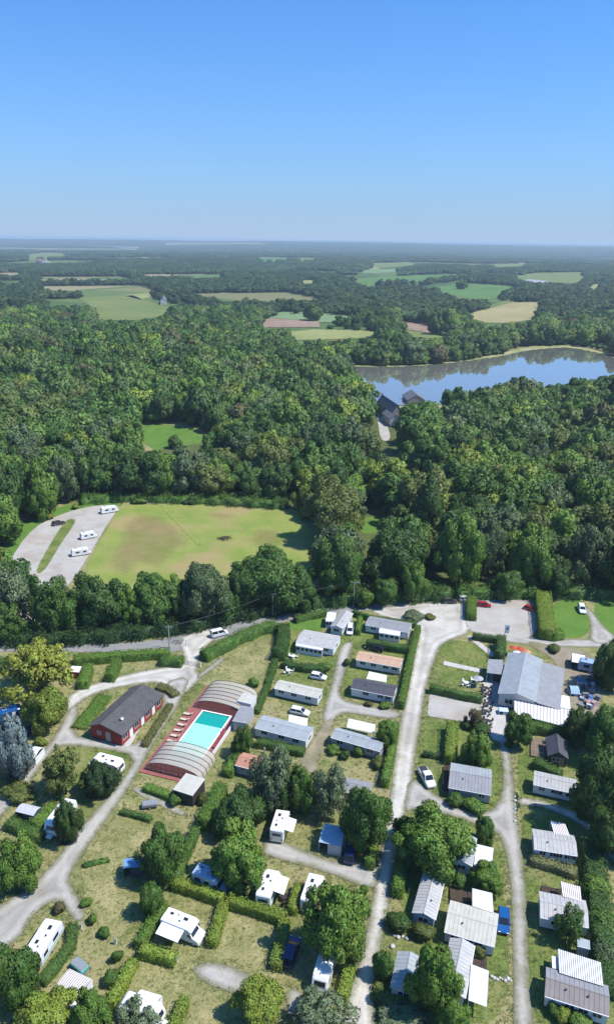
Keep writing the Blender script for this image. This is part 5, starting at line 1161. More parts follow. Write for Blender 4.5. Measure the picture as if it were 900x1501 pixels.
# ------------------------------------------------------------------ vehicles
def wheel(root, x, y, r=.31, w_=.2):
    s = 1 if y > 0 else -1
    o = MB().cyl((x, y - s * w_, r), (x, y, r), r, n=14).build('wheel', RUBBER, root)
    MB().cyl((x, y - s * .02, r), (x, y + s * .012, r), r * .6, n=10).build('rim', ALU, o)
def heading(pa, pb, z):
    """place by two photo pixels, rear and front, at height z"""
    A = U(*pa, z); B_ = U(*pb, z); d = B_ - A; return ((A[0] + B_[0]) / 2, (A[1] + B_[1]) / 2, 0), math.atan2(d[1], d[0]), float(np.hypot(d[0], d[1]))
def car(label, rear, front, m, kind='hatch', scale=1.0, cat='car', name='parked_car', z=.8):
    loc, a, _ = heading(rear, front, z); t = thing(name, label, cat, loc, a); t.scale = (scale,) * 3
    P = {'hatch': dict(L=4.1, hood=.82, hb=.95, ht=1.47, c=(-1.95, -1.55, .25, 1.05), w=1.74), 'wagon': dict(L=4.5, hood=.85, hb=.98, ht=1.5, c=(-2.15, -1.8, .3, 1.15), w=1.78),
         'suv': dict(L=4.4, hood=1.0, hb=1.1, ht=1.68, c=(-2.1, -1.8, .3, 1.1), w=1.84), 'van': dict(L=4.4, hood=1.0, hb=1.1, ht=1.85, c=(-2.15, -2.05, .75, 1.45), w=1.8), 'pickup': dict(L=5.0, hood=.98, hb=1.02, ht=1.72, c=(-.6, -.4, .75, 1.35), w=1.82)}[kind]
    L, w_, hb, ht, hd = P['L'], P['w'], P['hb'], P['ht'], P['hood']; h = L / 2
    sec = [(-h, .80, .42, hb * .82), (-h + .12, .93, .3, hb * .97), (-h + .6, 1, .24, hb), (P['c'][3] - .1, 1, .24, hb), (h - .75, .99, .24, hd), (h - .2, .93, .27, hd * .86), (h, .78, .38, hd * .68)]
    rings = []
    for x, k, z0, z1 in sec:
        hw = w_ / 2 * k; rings.append([(x, -hw * .86, z0), (x, hw * .86, z0), (x, hw, z0 + .16), (x, hw, z1 - .16), (x, hw * .9, z1), (x, -hw * .9, z1), (x, -hw, z1 - .16), (x, -hw, z0 + .16)])
    MB().loft(rings).build('body', m, t)
    b0, t0, t1, b1 = P['c']; wb, wt = w_ / 2 * .92, w_ / 2 * .74; zb = hb - .05
    MB().hexa([(b0, -wb, zb), (b1, -wb, zb), (b1, wb, zb), (b0, wb, zb)], [(t0, -wt, ht), (t1, -wt, ht), (t1, wt, ht), (t0, wt, ht)]).build('cabin', m, t)
    def glass(nm, q, off):
        off = Vector(off); c_ = sum((Vector(p) for p in q), Vector()) / 4; q = [c_ + (Vector(p) - c_) * .86 for p in q]
        MB().hexa([p - off for p in q], [p + off for p in q]).build(nm, GLASS, t)
    glass('windscreen', [(b1, -wb, zb), (b1, wb, zb), (t1, wt, ht), (t1, -wt, ht)], (.02, 0, .02)); glass('rear_window', [(b0, wb, zb), (b0, -wb, zb), (t0, -wt, ht), (t0, wt, ht)], (-.02, 0, .01))
    for s in (-1, 1): 
        mb, mt_ = (b0 + b1) / 2, (t0 + t1) / 2
        glass('side_window', [(mb, s * wb, zb), (b1, s * wb, zb), (t1, s * wt, ht), (mt_, s * wt, ht)], (0, s * .02, .01)); glass('side_window', [(b0, s * wb, zb), (mb, s * wb, zb), (mt_, s * wt, ht), (t0, s * wt, ht)], (0, s * .02, .01))
        wheel(t, h - .85, s * w_ / 2 * .99); wheel(t, -h + .85, s * w_ / 2 * .99)
        MB().box(h - .16, s * w_ * .32 - .17, hd * .6, h - .02, s * w_ * .32 + .17, hd * .78).build('headlight', LAMP, t); MB().box(-h - .01, s * w_ * .36 - .1, hb * .62, -h + .1, s * w_ * .36 + .1, hb * .82).build('tail_light', TAIL, t)
        MB().box(b1 - .35, s * (w_ / 2 + .02) - .08, hb - .05, b1 - .2, s * (w_ / 2 + .02) + .08, hb + .1).build('mirror', DARKM, t)
    if kind == 'pickup':
        MB().box(-h + .12, -.72, hb - .02, -.75, .72, hb + .012).build('load_bed', DARKM, t)
    return t
def caravan(label, rear, front, L=5.4, w_=2.2, body=None, stripe=None, name='caravan', lights=3, cat='caravan', sc_=1.0):
    loc, a, l = heading(rear, front, 2.4); t = thing(name, label, cat, loc, a); h = L / 2; t.scale = (sc_,) * 3
    prof = [(-h + .1, .42), (-h, .9), (-h + .06, 1.6), (-h + .25, 2.3), (-h + .5, 2.5), (-h + .9, 2.56), (h - 1.2, 2.58), (h - .75, 2.5), (h - .4, 2.2), (h - .08, 1.5), (h, 1.0), (h - .12, .42)]
    MB().pillow(prof, w_, .16, .1).build('body', body or PVC, t)
    if stripe:
        for s in (-1, 1): MB().box(-h + .3, s * w_ / 2 - .012, .75, h - .4, s * w_ / 2 + .006, .95).build('stripe', stripe, t)
    for k, (x, y, q) in enumerate([(-h * .45, .25, .38), (h * .3, -.3, .34), (-h * .05, .35, .22), (h * .5, .2, .2)][:lights]):
        f = MB().box(x - q, y - q * .8, 2.5, x + q, y + q * .8, 2.63).build('skylight', FRAME, t); MB().box(x - q + .05, y - q * .8 + .05, 2.58, x + q - .05, y + q * .8 - .05, 2.645).build('pane', GLASS, f)
    MB().hexa([(h - .42, -.75, 2.02), (h - .16, -.75, 1.45), (h - .16, .75, 1.45), (h - .42, .75, 2.02)], [(h - .33, -.75, 2.06), (h - .06, -.75, 1.48), (h - .06, .75, 1.48), (h - .33, .75, 2.06)]).build('front_window', GLASS, t)
    MB().box(-h - .02, -.7, 1.35, -h + .12, .7, 1.95).build('rear_window', GLASS, t)
    for s in (-1, 1):
        MB().box(-h * .55, s * w_ / 2 - .03, 1.3, -h * .12, s * w_ / 2 + .012, 1.9).build('side_window', GLASS, t); MB().box(h * .3, s * w_ / 2 - .03, 1.3, h * .62, s * w_ / 2 + .012, 1.9).build('side_window', GLASS, t); wheel(t, -.1, s * (w_ / 2 - .02))
    MB().box(0.05, -w_ / 2 - .02, .55, .65, -w_ / 2 + .03, 2.2).build('door', FRAME, t)
    b = MB(); b.cyl((h - .2, -.6, .42), (h + 1.1, 0, .45), .05, n=6); b.cyl((h - .2, .6, .42), (h + 1.1, 0, .45), .05, n=6); b.cyl((h + 1.05, 0, 0), (h + 1.05, 0, .5), .04, n=6); b.build('drawbar', GREYM, t)
    b = MB(); b.box(h + .05, -.45, .45, h + .65, .45, .78); b.build('gas_locker', PVC, t)
    return t
def motorhome(label, rear, front, L=5.9, w_=2.15, body=None, cab=None, awn=None, name='motorhome', cat='motorhome', sc_=1.0):
    loc, a, l = heading(rear, front, 2.5); t = thing(name, label, cat, loc, a); h = L / 2; body = body or PVC; t.scale = (sc_,) * 3
    MB().pillow([(-h, .5), (-h, 2.55), (-h + .12, 2.72), (h - 2.1, 2.75), (h - 1.45, 2.68), (h - 1.05, 2.35), (h - 1.2, 1.95), (h - 1.75, 1.9), (h - 1.75, .5)], w_, .14, .09).build('body', body, t)
    MB().pillow([(h - 1.85, .35), (h - 1.85, 1.95), (h - 1.55, 2.0), (h - .95, 1.28), (h - .2, 1.05), (h, .75), (h, .35)], w_ * .9, .16, .1).build('cab', cab or body, t)
    b = MB(); b.hexa([(h - 1.50, -.72, 1.90), (h - .98, -.8, 1.30), (h - .98, .8, 1.30), (h - 1.50, .72, 1.90)], [(h - 1.44, -.72, 1.97), (h - .92, -.8, 1.35), (h - .92, .8, 1.35), (h - 1.44, .72, 1.97)]); b.build('windscreen', GLASS, t)
    for x, y, q in ((-h * .62, .3, .3), (-h * .1, -.35, .2), (h * .12, .25, .36), (-h * .3, .45, .16)):
        f = MB().box(x - q, y - q * .75, 2.68, x + q, y + q * .75, 2.80).build('skylight', FRAME, t); MB().box(x - q + .04, y - q * .75 + .04, 2.76, x + q - .04, y + q * .75 - .04, 2.815).build('pane', GLASS, f)
    for s in (-1, 1):
        for x0, x1 in ((-h * .8, -h * .45), (-h * .2, h * .08)): MB().box(x0, s * w_ / 2 - .03, 1.5, x1, s * w_ / 2 + .012, 2.1).build('side_window', GLASS, t)
        MB().box(h - 1.75, s * w_ * .45 - .03, 1.3, h - 1.2, s * w_ * .45 + .015, 1.75).build('cab_window', GLASS, t)
        wheel(t, h - .85, s * w_ * .45, .34); wheel(t, -h + 1.3, s * w_ / 2 * .98, .34)
        MB().box(h - .22, s * .72 - .16, .75, h + .005, s * .72 + .16, .95).build('headlight', LAMP, t); MB().box(h - 1.2, s * (w_ * .45 + .12) - .12, 1.3, h - 1.08, s * (w_ * .45 + .12) + .12, 1.65).build('mirror', DARKM, t); MB().box(-h - .02, s * .85 - .1, .8, -h + .05, s * .85 + .1, 1.1).build('tail_light', TAIL, t)
    MB().box(-h - .015, -.7, 1.6, -h + .05, .7, 2.1).build('rear_window', GLASS, t); MB().box(-.5, -w_ / 2 - .02, .55, .1, -w_ / 2 + .03, 2.3).build('door', FRAME, t)
    if awn:
        s, x0, x1, d = awn
        MB().plate([(x0, s * w_ / 2, 2.45), (x1, s * w_ / 2, 2.45), (x1, s * (w_ / 2 + d), 2.1), (x0, s * (w_ / 2 + d), 2.1)] if s > 0 else [(x0, -w_ / 2 - d, 2.1), (x1, -w_ / 2 - d, 2.1), (x1, -w_ / 2, 2.45), (x0, -w_ / 2, 2.45)], .03).build('awning', PVC, t)
        for x in (x0 + .05, x1 - .05): MB().cyl((x, s * (w_ / 2 + d - .05), 0), (x, s * (w_ / 2 + d - .05), 2.08), .025, n=5).build('awning_pole', GREYM, t)
    return t
CW = paint('white', (.74, .75, .76)); CR = paint('red', (.36, .012, .022)); CB = paint('blue', (.010, .085, .27)); CDB = paint('navy', (.012, .022, .085)); CK = paint('black', (.012, .012, .014)); CBR = paint('brown', (.055, .045, .04)); CS = paint('silver', (.46, .48, .50)); CBG = paint('blue_grey', (.30, .42, .56))
BLUET = mat('blue_stripe', (.05, .13, .33), .5, .05); TEAL = mat('teal_sheet', (.10, .36, .34), .6, .1)
caravan('white caravan parked alone left of the ragged hedge', (80, 1347), (46, 1402), 6.2, 2.4, stripe=TEAL, lights=4)
caravan('white caravan half hidden under the walnut-like tree, near the red building', (176, 1118), (138, 1108), 6.0, 2.3)
caravan('long white caravan under a dark tree left of the camp road', (105, 1168), (72, 1212), 6.6, 2.3, stripe=BLUET)
caravan('white caravan in tree shade below the huge spreading tree', (480, 1398), (470, 1432), 4.8, 2.1, lights=1)
caravan('pale caravan at the bottom beside the straight clipped hedge', (186, 1466), (228, 1482), 5.6, 2.3, lights=2)
motorhome('white motorhome with side awning facing right, hedges on three sides', (245, 1341), (292, 1360), 6.0, 2.2, awn=(-1, -2.6, .9, 1.7))
motorhome('blue-grey camper van in tree shade, above the clipped hedge', (292, 1275), (327, 1288), 5.4, 2.1, body=CBG, cab=CBG)
motorhome('white motorhome with awning, dark windscreen towards the gravel path', (386, 1313), (402, 1268), 6.2, 2.2, awn=(-1, -1.6, 1.4, 1.6))
motorhome('white motorhome half in shade of the smooth green tree', (406, 1217), (417, 1182), 6.0, 2.2, awn=(-1, -2.2, .6, 1.4))
motorhome('white motorhome beside the huge spreading tree at the gravel path', (452, 1318), (466, 1276), 6.2, 2.2)
car('white pickup parked on the grass beside the pale drive', (618, 1124), (633, 1152), CW, 'pickup', 1.02, 'pickup', 'pickup_truck')
car('bright blue car beside the ivory-roofed home', (738, 1330), (738, 1366), CB, 'hatch', 1.0)
car('dark blue car in tree shade at the drive hedge', (512, 1258), (517, 1238), CDB, 'suv', 1.0)
car('dark navy car in deep shade between hedge and caravan', (421, 1411), (432, 1376), CDB, 'wagon', 1.05)
car('white car parked above the cream-roofed home', (456, 988), (477, 992), CW, 'hatch', .92)
car('white car parked below the cream-roofed home', (428, 1039), (451, 1044), CW, 'wagon', .92)
car('black car parked above the tan-roofed home', (560, 951), (538, 946), CK, 'wagon', 1.0)
car('small white van beside the end-on home at the road', (514, 915), (512, 930), CW, 'van', .9, 'van', 'parked_van')
car('white van parked on the public road in tree shade', (311, 930), (332, 925), CW, 'van', .98, 'van', 'parked_van')
car('red car parked beside the block hedge in the car park', (699, 884), (719, 886), CR, 'wagon', .85); car('red car at the right side of the car park', (769, 888), (784, 893), CR, 'hatch', .82)
car('dark brown vehicle under the trees beside the car park', (650, 880), (668, 880), CBR, 'suv', .9); car('grey vehicle under the trees at the car park hedge', (675, 877), (688, 876), CS, 'suv', .85)
car('white car parked on the path beside the grass plot at right', (850, 884), (855, 899), CW, 'wagon', 1.0)
car('dark car at the grass strip of the parking bays', (77, 768), (96, 764), CBR, 'wagon', 1.0)
car('blue car in shade under the yellow-green tree', (40, 1072), (52, 1064), CDB, 'hatch', .9)
caravan('white caravan in the middle of the right parking bay', (118, 781), (139, 777), 5.6, 2.2, sc_=.85); caravan('white caravan nearest the meadow in the right parking bay', (104, 805), (131, 801), 6.2, 2.2, sc_=.85); caravan('white camper at the top of the right parking bay', (147, 744), (172, 740), 6.4, 2.3, sc_=.88)
caravan('blue caravan at the left edge under the blue conifer', (6, 1042), (26, 1036), 4.8, 2.1, body=CB, lights=1)

# tents, shelters and awnings on their own
def tent(label, quad, m, h=2.3, drop=.5, name='tent', wall=None, cat='tent', ribs=0, rm=None):
    c, a, L, W = rectq(quad, h); t = thing(name, label, cat, (c[0], c[1], 0), a)
    b = MB(); K = 8
    rows = [[(x, -W / 2 + W * i / K, h - drop * (abs(i / K - .5) * 2) ** 1.6) for i in range(K + 1)] for x in np.linspace(-L / 2, L / 2, 6)]
    vs = [p for r in rows for p in r]; b.add(vs, [(r * (K + 1) + i, (r + 1) * (K + 1) + i, (r + 1) * (K + 1) + i + 1, r * (K + 1) + i + 1) for r in range(5) for i in range(K)])
    b.build('roof', m, t, True)
    wb = MB(); z = h - drop - .02
    for q in (((-L / 2, -W / 2), (-L / 2, W / 2)), ((L / 2, -W / 2), (L / 2, W / 2)), ((-L / 2, W / 2), (L / 2, W / 2)), ((-L / 2 * .2, -W / 2), (L / 2, -W / 2))):
        (xa, ya), (xb, yb) = q; wb.hexa([(xa, ya, .02), (xb, yb, .02), (xb + .03, yb + .03, .02), (xa + .03, ya + .03, .02)], [(xa, ya, z), (xb, yb, z), (xb + .03, yb + .03, z), (xa + .03, ya + .03, z)])
    wb.build('wall', wall or m, t)
    for sx in (-1, 1):
        for sy in (-1, 1): MB().cyl((sx * L / 2, sy * W / 2, 0), (sx * L / 2, sy * W / 2, h - drop), .03, n=5).build('pole', GREYM, t)
    for i in range(ribs):
        x = -L / 2 + L * (i + .5) / ribs; r = MB()
        for k in range(K):
            ya, yb = -W / 2 + W * k / K, -W / 2 + W * (k + 1) / K; za, zb_ = [h + .012 - drop * (abs(kk / K - .5) * 2) ** 1.6 for kk in (k, k + 1)]
            r.hexa([(x - L / ribs * .22, ya, za), (x + L / ribs * .22, ya, za), (x + L / ribs * .22, yb, zb_), (x - L / ribs * .22, yb, zb_)], [(x - L / ribs * .22, ya, za + .012), (x + L / ribs * .22, ya, za + .012), (x + L / ribs * .22, yb, zb_ + .012), (x - L / ribs * .22, yb, zb_ + .012)])
        r.build('stripe', rm, t)
    return t
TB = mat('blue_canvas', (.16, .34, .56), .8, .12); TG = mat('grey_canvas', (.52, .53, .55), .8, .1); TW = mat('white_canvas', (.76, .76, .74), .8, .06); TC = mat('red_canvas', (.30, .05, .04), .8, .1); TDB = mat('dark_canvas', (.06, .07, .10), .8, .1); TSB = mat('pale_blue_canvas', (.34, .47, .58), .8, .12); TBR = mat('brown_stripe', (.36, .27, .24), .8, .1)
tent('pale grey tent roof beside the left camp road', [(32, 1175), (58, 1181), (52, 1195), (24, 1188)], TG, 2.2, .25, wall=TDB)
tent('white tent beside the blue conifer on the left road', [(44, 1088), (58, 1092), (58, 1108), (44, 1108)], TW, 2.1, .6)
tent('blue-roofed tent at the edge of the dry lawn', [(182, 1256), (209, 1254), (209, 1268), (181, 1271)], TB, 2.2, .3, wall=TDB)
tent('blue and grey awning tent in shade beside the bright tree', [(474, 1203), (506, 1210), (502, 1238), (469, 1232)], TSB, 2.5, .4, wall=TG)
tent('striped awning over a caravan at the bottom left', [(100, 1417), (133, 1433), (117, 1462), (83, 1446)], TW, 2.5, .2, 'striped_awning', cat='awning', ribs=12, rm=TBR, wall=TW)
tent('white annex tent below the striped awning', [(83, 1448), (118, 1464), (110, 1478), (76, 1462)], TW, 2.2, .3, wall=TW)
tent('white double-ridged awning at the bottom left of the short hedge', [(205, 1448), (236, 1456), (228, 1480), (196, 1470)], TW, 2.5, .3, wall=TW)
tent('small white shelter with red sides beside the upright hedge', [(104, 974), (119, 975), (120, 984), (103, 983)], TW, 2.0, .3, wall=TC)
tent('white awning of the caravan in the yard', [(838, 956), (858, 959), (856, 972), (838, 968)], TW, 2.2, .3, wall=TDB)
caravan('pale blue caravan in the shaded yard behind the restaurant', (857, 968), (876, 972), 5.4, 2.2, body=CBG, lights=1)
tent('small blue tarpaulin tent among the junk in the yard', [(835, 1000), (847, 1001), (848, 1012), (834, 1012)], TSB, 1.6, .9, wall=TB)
tent('white cloth canopy at the restaurant terrace', [(731, 1036), (745, 1037), (744, 1043), (731, 1042)], mat('light_blue_cloth', (.52, .66, .80), .8, .05), 1.0, .1)
# small boat-like trailer and silver trailer
def trailer(label, px, py, m, L=2.2, rz=.2):
    p = U(px, py, .6); t = thing('trailer', label, 'trailer', (p[0], p[1], 0), rz)
    MB().pillow([(-L / 2, .4), (-L / 2, .85), (-L / 2 + .2, 1.0), (L / 2 - .2, 1.0), (L / 2, .85), (L / 2, .4)], 1.25, .1, .08).build('body', m, t)
    MB().box(-L / 2 + .1, -.5, .99, L / 2 - .1, .5, 1.04).build('lid', GREYM, t); wheel(t, 0, .72, .28); wheel(t, 0, -.72, .28)
    MB().cyl((L / 2, 0, .45), (L / 2 + .9, 0, .42), .04, n=6).build('drawbar', GREYM, t)
trailer('small silver trailer alone on the dry lawn', 220, 1179, mat('trailer_grey', (.25, .26, .28), .5, .1), 2.6)
trailer('small teal boat trailer beside the striped awning', 117, 1416, TEAL, 2.4, -.6)

# ------------------------------------------------------------------ furniture, posts, poles
def table_set(label, px, py, m, chairs=4, seat=None, s=1.0, group=None):
    p = U(px, py, .4); t = thing('garden_table', label, 'table', (p[0], p[1], 0), rnd.uniform(0, 1.5), group)
    MB().cyl((0, 0, .70), (0, 0, .75), .55 * s, n=12).build('top', m, t); MB().cyl((0, 0, .05), (0, 0, .70), .05, n=6).build('column', m, t); MB().cyl((0, 0, 0), (0, 0, .05), .3, n=10).build('foot', m, t)
    return t
def chair(label, x, y, rz, m, group):
    t = thing('garden_chair', label, 'chair', (x, y, 0), rz, group)
    MB().box(-.24, -.24, .40, .24, .24, .45).build('seat', m, t); MB().hexa([(-.24, .2, .45), (.24, .2, .45), (.24, .26, .45), (-.24, .26, .45)], [(-.24, .3, .92), (.24, .3, .92), (.24, .36, .92), (-.24, .36, .92)]).build('backrest', m, t)
    for sx in (-.2, .2):
        for sy in (-.2, .2): MB().cyl((sx, sy, 0), (sx, sy, .40), .025, n=5).build('leg', m, t)
    return t
def set_of(label, px, py, m, n, group):
    t = table_set(label, px, py, m); x, y, _ = t.location
    for k in range(n):
        a = 2 * math.pi * k / n + .4; chair('chair drawn up to the ' + label, x + .95 * math.cos(a), y + .95 * math.sin(a), a - math.pi / 2, m, group)
PLW = mat('white_resin', (.74, .74, .72), .5, .04); DKB = mat('dark_brown_resin', (.05, .035, .03), .6, .1)
for lb, x, y, m, n_, gp in [('white garden table on the lawn left of the cream-roofed home', 423, 984, PLW, 4, 'chairs of the white garden table'), ('white garden table below the veranda home', 430, 963, PLW, 3, 'chairs below the veranda home'),
    ('dark terrace table nearest the parking pad corner', 712, 1010, DKB, 4, 'dark terrace chairs, far table'), ('second dark terrace table from the porch', 712, 1019, DKB, 4, 'dark terrace chairs, second table'), ('dark terrace table beside the white cloth', 715, 1033, DKB, 4, 'dark terrace chairs, third table'),
    ('fourth dark terrace table from the porch', 712, 1044, DKB, 4, 'dark terrace chairs, fourth table'), ('dark terrace table nearest the round tree', 714, 1058, DKB, 4, 'dark terrace chairs, near table'),
    ('white table on the planted corner beside the terrace', 683, 1002, PLW, 4, 'white chairs in the planted corner'), ('white table beside the dark shrubs of the planted corner', 698, 998, PLW, 3, 'white chairs by the planted corner shrubs'),
    ('dark garden table under the motorhome awning', 417, 1316, DKB, 3, 'chairs beside the motorhome awning')]: set_of(lb, x, y, m, n_, gp)
def parasol(label, px, py, m, r=1.2):
    p = U(px, py, 2.1); t = thing('parasol', label, 'parasol', (p[0], p[1], 0), rnd.uniform(0, 1)); b = MB()
    b.add([(0, 0, 2.45)] + [(r * math.cos(k * math.pi / 4), r * math.sin(k * math.pi / 4), 2.05) for k in range(8)], [(0, 1 + k, 1 + (k + 1) % 8) for k in range(8)]); b.build('canopy', m, t)
    MB().cyl((0, 0, 0), (0, 0, 2.5), .03, n=6).build('pole', PLW, t); MB().cyl((0, 0, 0), (0, 0, .1), .3, n=10).build('base', CONC, t)
ORG = mat('orange_cloth', (.50, .09, .04), .8, .1)
parasol('leftmost orange parasol behind the restaurant', 752, 949, ORG, 1.0); parasol('middle orange parasol behind the restaurant', 763, 951, ORG, 1.2); parasol('rightmost orange parasol behind the restaurant', 772, 955, mat('pale_orange', (.60, .30, .18), .8, .1), 1.0); parasol('white parasol behind the restaurant', 757, 956, PLW, .9); parasol('grey parasol in the planted corner by the terrace', 701, 994, mat('grey_cloth', (.42, .42, .45), .8, .1), 1.1)
def pole(label, px, py, h, name='utility_pole', lampx=0):
    p = U(px, py, 0); t = thing(name, label, 'pole', (p[0], p[1], 0)); MB().cyl((0, 0, 0), (0, 0, h), .16, .10, 8).build('post', CONC, t)
    MB().box(-.7, -.05, h - .6, .7, .05, h - .45).build('cross_arm', GREYM, t)
    for x in (-.6, 0, .6): MB().cyl((x, 0, h - .45), (x, 0, h - .2), .05, n=6).build('insulator', PVC, t)
    if lampx: MB().cyl((0, 0, h - 1), (lampx, 0, h - .6), .04, n=6).build('lamp_arm', GREYM, t); MB().box(lampx - .3, -.12, h - .66, lampx + .3, .12, h - .52).build('lamp_head', ALU, t)
    MB().box(-.22, -.22, 0, .22, .22, .5).build('base', CONC, t)
    return p
h_p = 7.5
pa = pole('tall pale utility pole at the road behind the homes', 518, 889, h_p, lampx=1.2); pb = pole('utility pole beside the entrance hedge', 249, 950, 6.0); pc = pole('utility pole in the tree shade along the road', 400, 905, 7.0)
def wire(label, A, ha, B_, hb):
    b = MB(); n = 14; P = []
    for i in range(n + 1):
        f = i / n; P.append((A[0] + (B_[0] - A[0]) * f, A[1] + (B_[1] - A[1]) * f, ha + (hb - ha) * f - 1.0 * 4 * f * (1 - f) * .7))
    for i in range(n): b.cyl(P[i], P[i + 1], .022, n=4, caps=False)
    tag(b.build('overhead_wire', mat('wire', (.25, .25, .25), .6, .05)), label, 'wire')
wire('overhead wire from the entrance pole along the road', pb, 5.8, pc, 6.8); wire('overhead wire between the shaded pole and the tall pale pole', pc, 6.8, pa, 7.3)
# entrance gate
gA = U(276, 974, 0); gB = U(294, 978, 0); d = gB - gA; gl = float(np.hypot(d[0], d[1])); t = thing('entrance_gate', 'low dark barrier gate closing the camp entrance between the hedges', 'gate', (gA[0], gA[1], 0), math.atan2(d[1], d[0]))
for x in (0, gl): MB().box(x - .12, -.12, 0, x + .12, .12, 1.2).build('gate_post', WHITE, t)
for z in (.35, .65, .95): MB().cyl((.1, 0, z), (gl - .1, 0, z), .04, n=6).build('rail', DARKM, t)
# bicycles near the entrance
def bicycle(label, px, py, rz):
    p = U(px, py, 0); t = thing('bicycle', label, 'bicycle', (p[0], p[1], 0), rz)
    for x in (-.52, .52):
        b = MB(); K = 14
        for k in range(K): a0, a1 = 2 * math.pi * k / K, 2 * math.pi * (k + 1) / K; b.cyl((x + .33 * math.cos(a0), 0, .34 + .33 * math.sin(a0)), (x + .33 * math.cos(a1), 0, .34 + .33 * math.sin(a1)), .025, n=4, caps=False)
        b.build('wheel', RUBBER, t)
    b = MB()
    for q in (((-.52, 0, .34), (-.1, 0, .34)), ((-.1, 0, .34), (.38, 0, .85)), ((-.1, 0, .34), (-.2, 0, .9)), ((-.2, 0, .85), (.38, 0, .85)), ((-.52, 0, .34), (-.2, 0, .85)), ((.52, 0, .34), (.38, 0, .98))): b.cyl(*q, .025, n=5)
    b.build('frame', CDB, t); MB().box(-.34, -.07, .9, -.1, .07, .96).build('saddle', RUBBER, t); MB().cyl((.36, -.28, 1.0), (.36, .28, 1.0), .02, n=5).build('handlebar', DARKM, t)
for i, (x, y) in enumerate([(257, 943), (262, 944), (268, 943), (273, 945)]): bicycle(['leftmost', 'second from left', 'second from right', 'rightmost'][i] + ' of the bicycles standing on the entrance drive', x, y, .3 + .5 * i)
# pole sign / flag at car park corner
p = U(738, 940, 0); t = thing('sign_mast', 'white banner sign on a mast at the restaurant corner', 'sign', (p[0], p[1], 0)); MB().cyl((0, 0, 0), (0, 0, 4.5), .06, n=6).build('mast', GREYM, t); MB().box(.06, -.02, 2.2, 1.0, .02, 4.4).build('banner', TW, t); MB().box(.3, -.03, 3.2, .8, -.021, 3.8).build('emblem', BLUET, t)
# small white things: posts and stones
for i, (x, y, lb) in enumerate([(119, 1358, 'white service post at the end of the gravel spur'), (170, 1380, 'white service post beside the shrubs on the dry plot'), (259, 1407, 'white service post at the end of the short hedge'), (388, 1100, 'white service post under the airy tree')]):
    p = U(x, y, .5); t = thing('service_post', lb, 'post', (p[0], p[1], 0)); MB().box(-.14, -.12, 0, .14, .12, 1.0).build('cabinet', PVC, t); MB().hexa([(-.18, -.16, 1.0), (.18, -.16, 1.0), (.18, .16, 1.0), (-.18, .16, 1.0)], [(-.14, -.1, 1.1), (.14, -.1, 1.1), (.14, .1, 1.12), (-.14, .1, 1.12)]).build('cap', GREYM, t); MB().box(-.08, -.14, .5, .08, -.12, .75).build('socket', DARKM, t)
def stones(name, label, spots, r=.25):
    for x, y in spots:
        p = U(x, y, 0); v, f = ICO1; s = r * rnd.uniform(.7, 1.3); V = v * s * np.array([1.1, .9, .6]) * NP.uniform(.85, 1.12, (len(v), 1)); o = link(name, mesh_np(name, V, [f]), mat('pale_stone', (.55, .53, .48), .9, .15)); o.location = (p[0], p[1], s * .3); o.rotation_euler = (0, 0, rnd.uniform(0, 6)); tag(o, label, 'stone', label + ' row')
stones('edging_stone', 'pale edging stone along the right side of the plot path', [(754, 1168 + 6 * k) for k in range(7)], .3)
stones('edging_stone', 'pale stone in the line across the grass beside the big white awning', [(720 + 4 * k, 1432 + 1.5 * (k % 3) + k * .6) for k in range(8)], .28)
stones('garden_stone', 'pale stone beside the drive below the clipped bush', [(578, 1372), (583, 1374), (590, 1373), (596, 1376), (575, 1388)], .35)
# brush heap on the meadow
br = MB()
for k in range(90):
    a_, r_ = rnd.uniform(0, 6.28), rnd.uniform(0, 2.6); x, y = r_ * math.cos(a_), r_ * math.sin(a_) * .8; z = max(.05, .9 - r_ * .33) * rnd.uniform(.1, 1); q = rnd.uniform(0, 6.28)
    br.cyl((x, y, z), (x + 1.1 * math.cos(q), y + 1.1 * math.sin(q), max(.03, z + rnd.uniform(-.3, .35))), .06, .03, 4)
o = br.build('brush_heap', BARK); p = U(329, 788, .4); o.location = (p[0], p[1], 0); tag(o, 'brown heap of cut branches in the middle of the meadow', 'brush heap')
# junk in the yard
JC = [mat('junk_white', (.6, .6, .58), .7, .1), mat('junk_blue', (.10, .18, .36), .6, .1), mat('junk_brown', (.14, .08, .05), .8, .2), mat('junk_grey', (.22, .22, .23), .7, .1), mat('junk_pink', (.42, .28, .28), .7, .1)]
for k in range(34):
    px, py = rnd.uniform(848, 876), rnd.uniform(982, 1042); p = U(px, py, .3); ci_ = k % 5; cw = ['white', 'blue', 'brown', 'grey', 'pinkish'][ci_]
    l, w2, h2 = rnd.uniform(.5, 1.6), rnd.uniform(.4, 1.0), rnd.uniform(.3, 1.1); t = thing('crate', f'{cw} crate among the stored junk in the restaurant yard', 'crate', (p[0], p[1], 0), rnd.uniform(0, 3), f'{cw} crates in the yard')
    MB().hexa([(-l / 2, -w2 / 2, 0), (l / 2, -w2 / 2, 0), (l / 2, w2 / 2, 0), (-l / 2, w2 / 2, 0)], [(-l * .52, -w2 * .52, h2), (l * .52, -w2 * .52, h2), (l * .52, w2 * .52, h2), (-l * .52, w2 * .52, h2)]).build('box', JC[ci_], t)
    MB().box(-l * .55, -w2 * .55, h2, l * .55, w2 * .55, h2 + .05).build('lid', JC[(ci_ + 1) % 5] if k % 3 == 0 else JC[ci_], t)
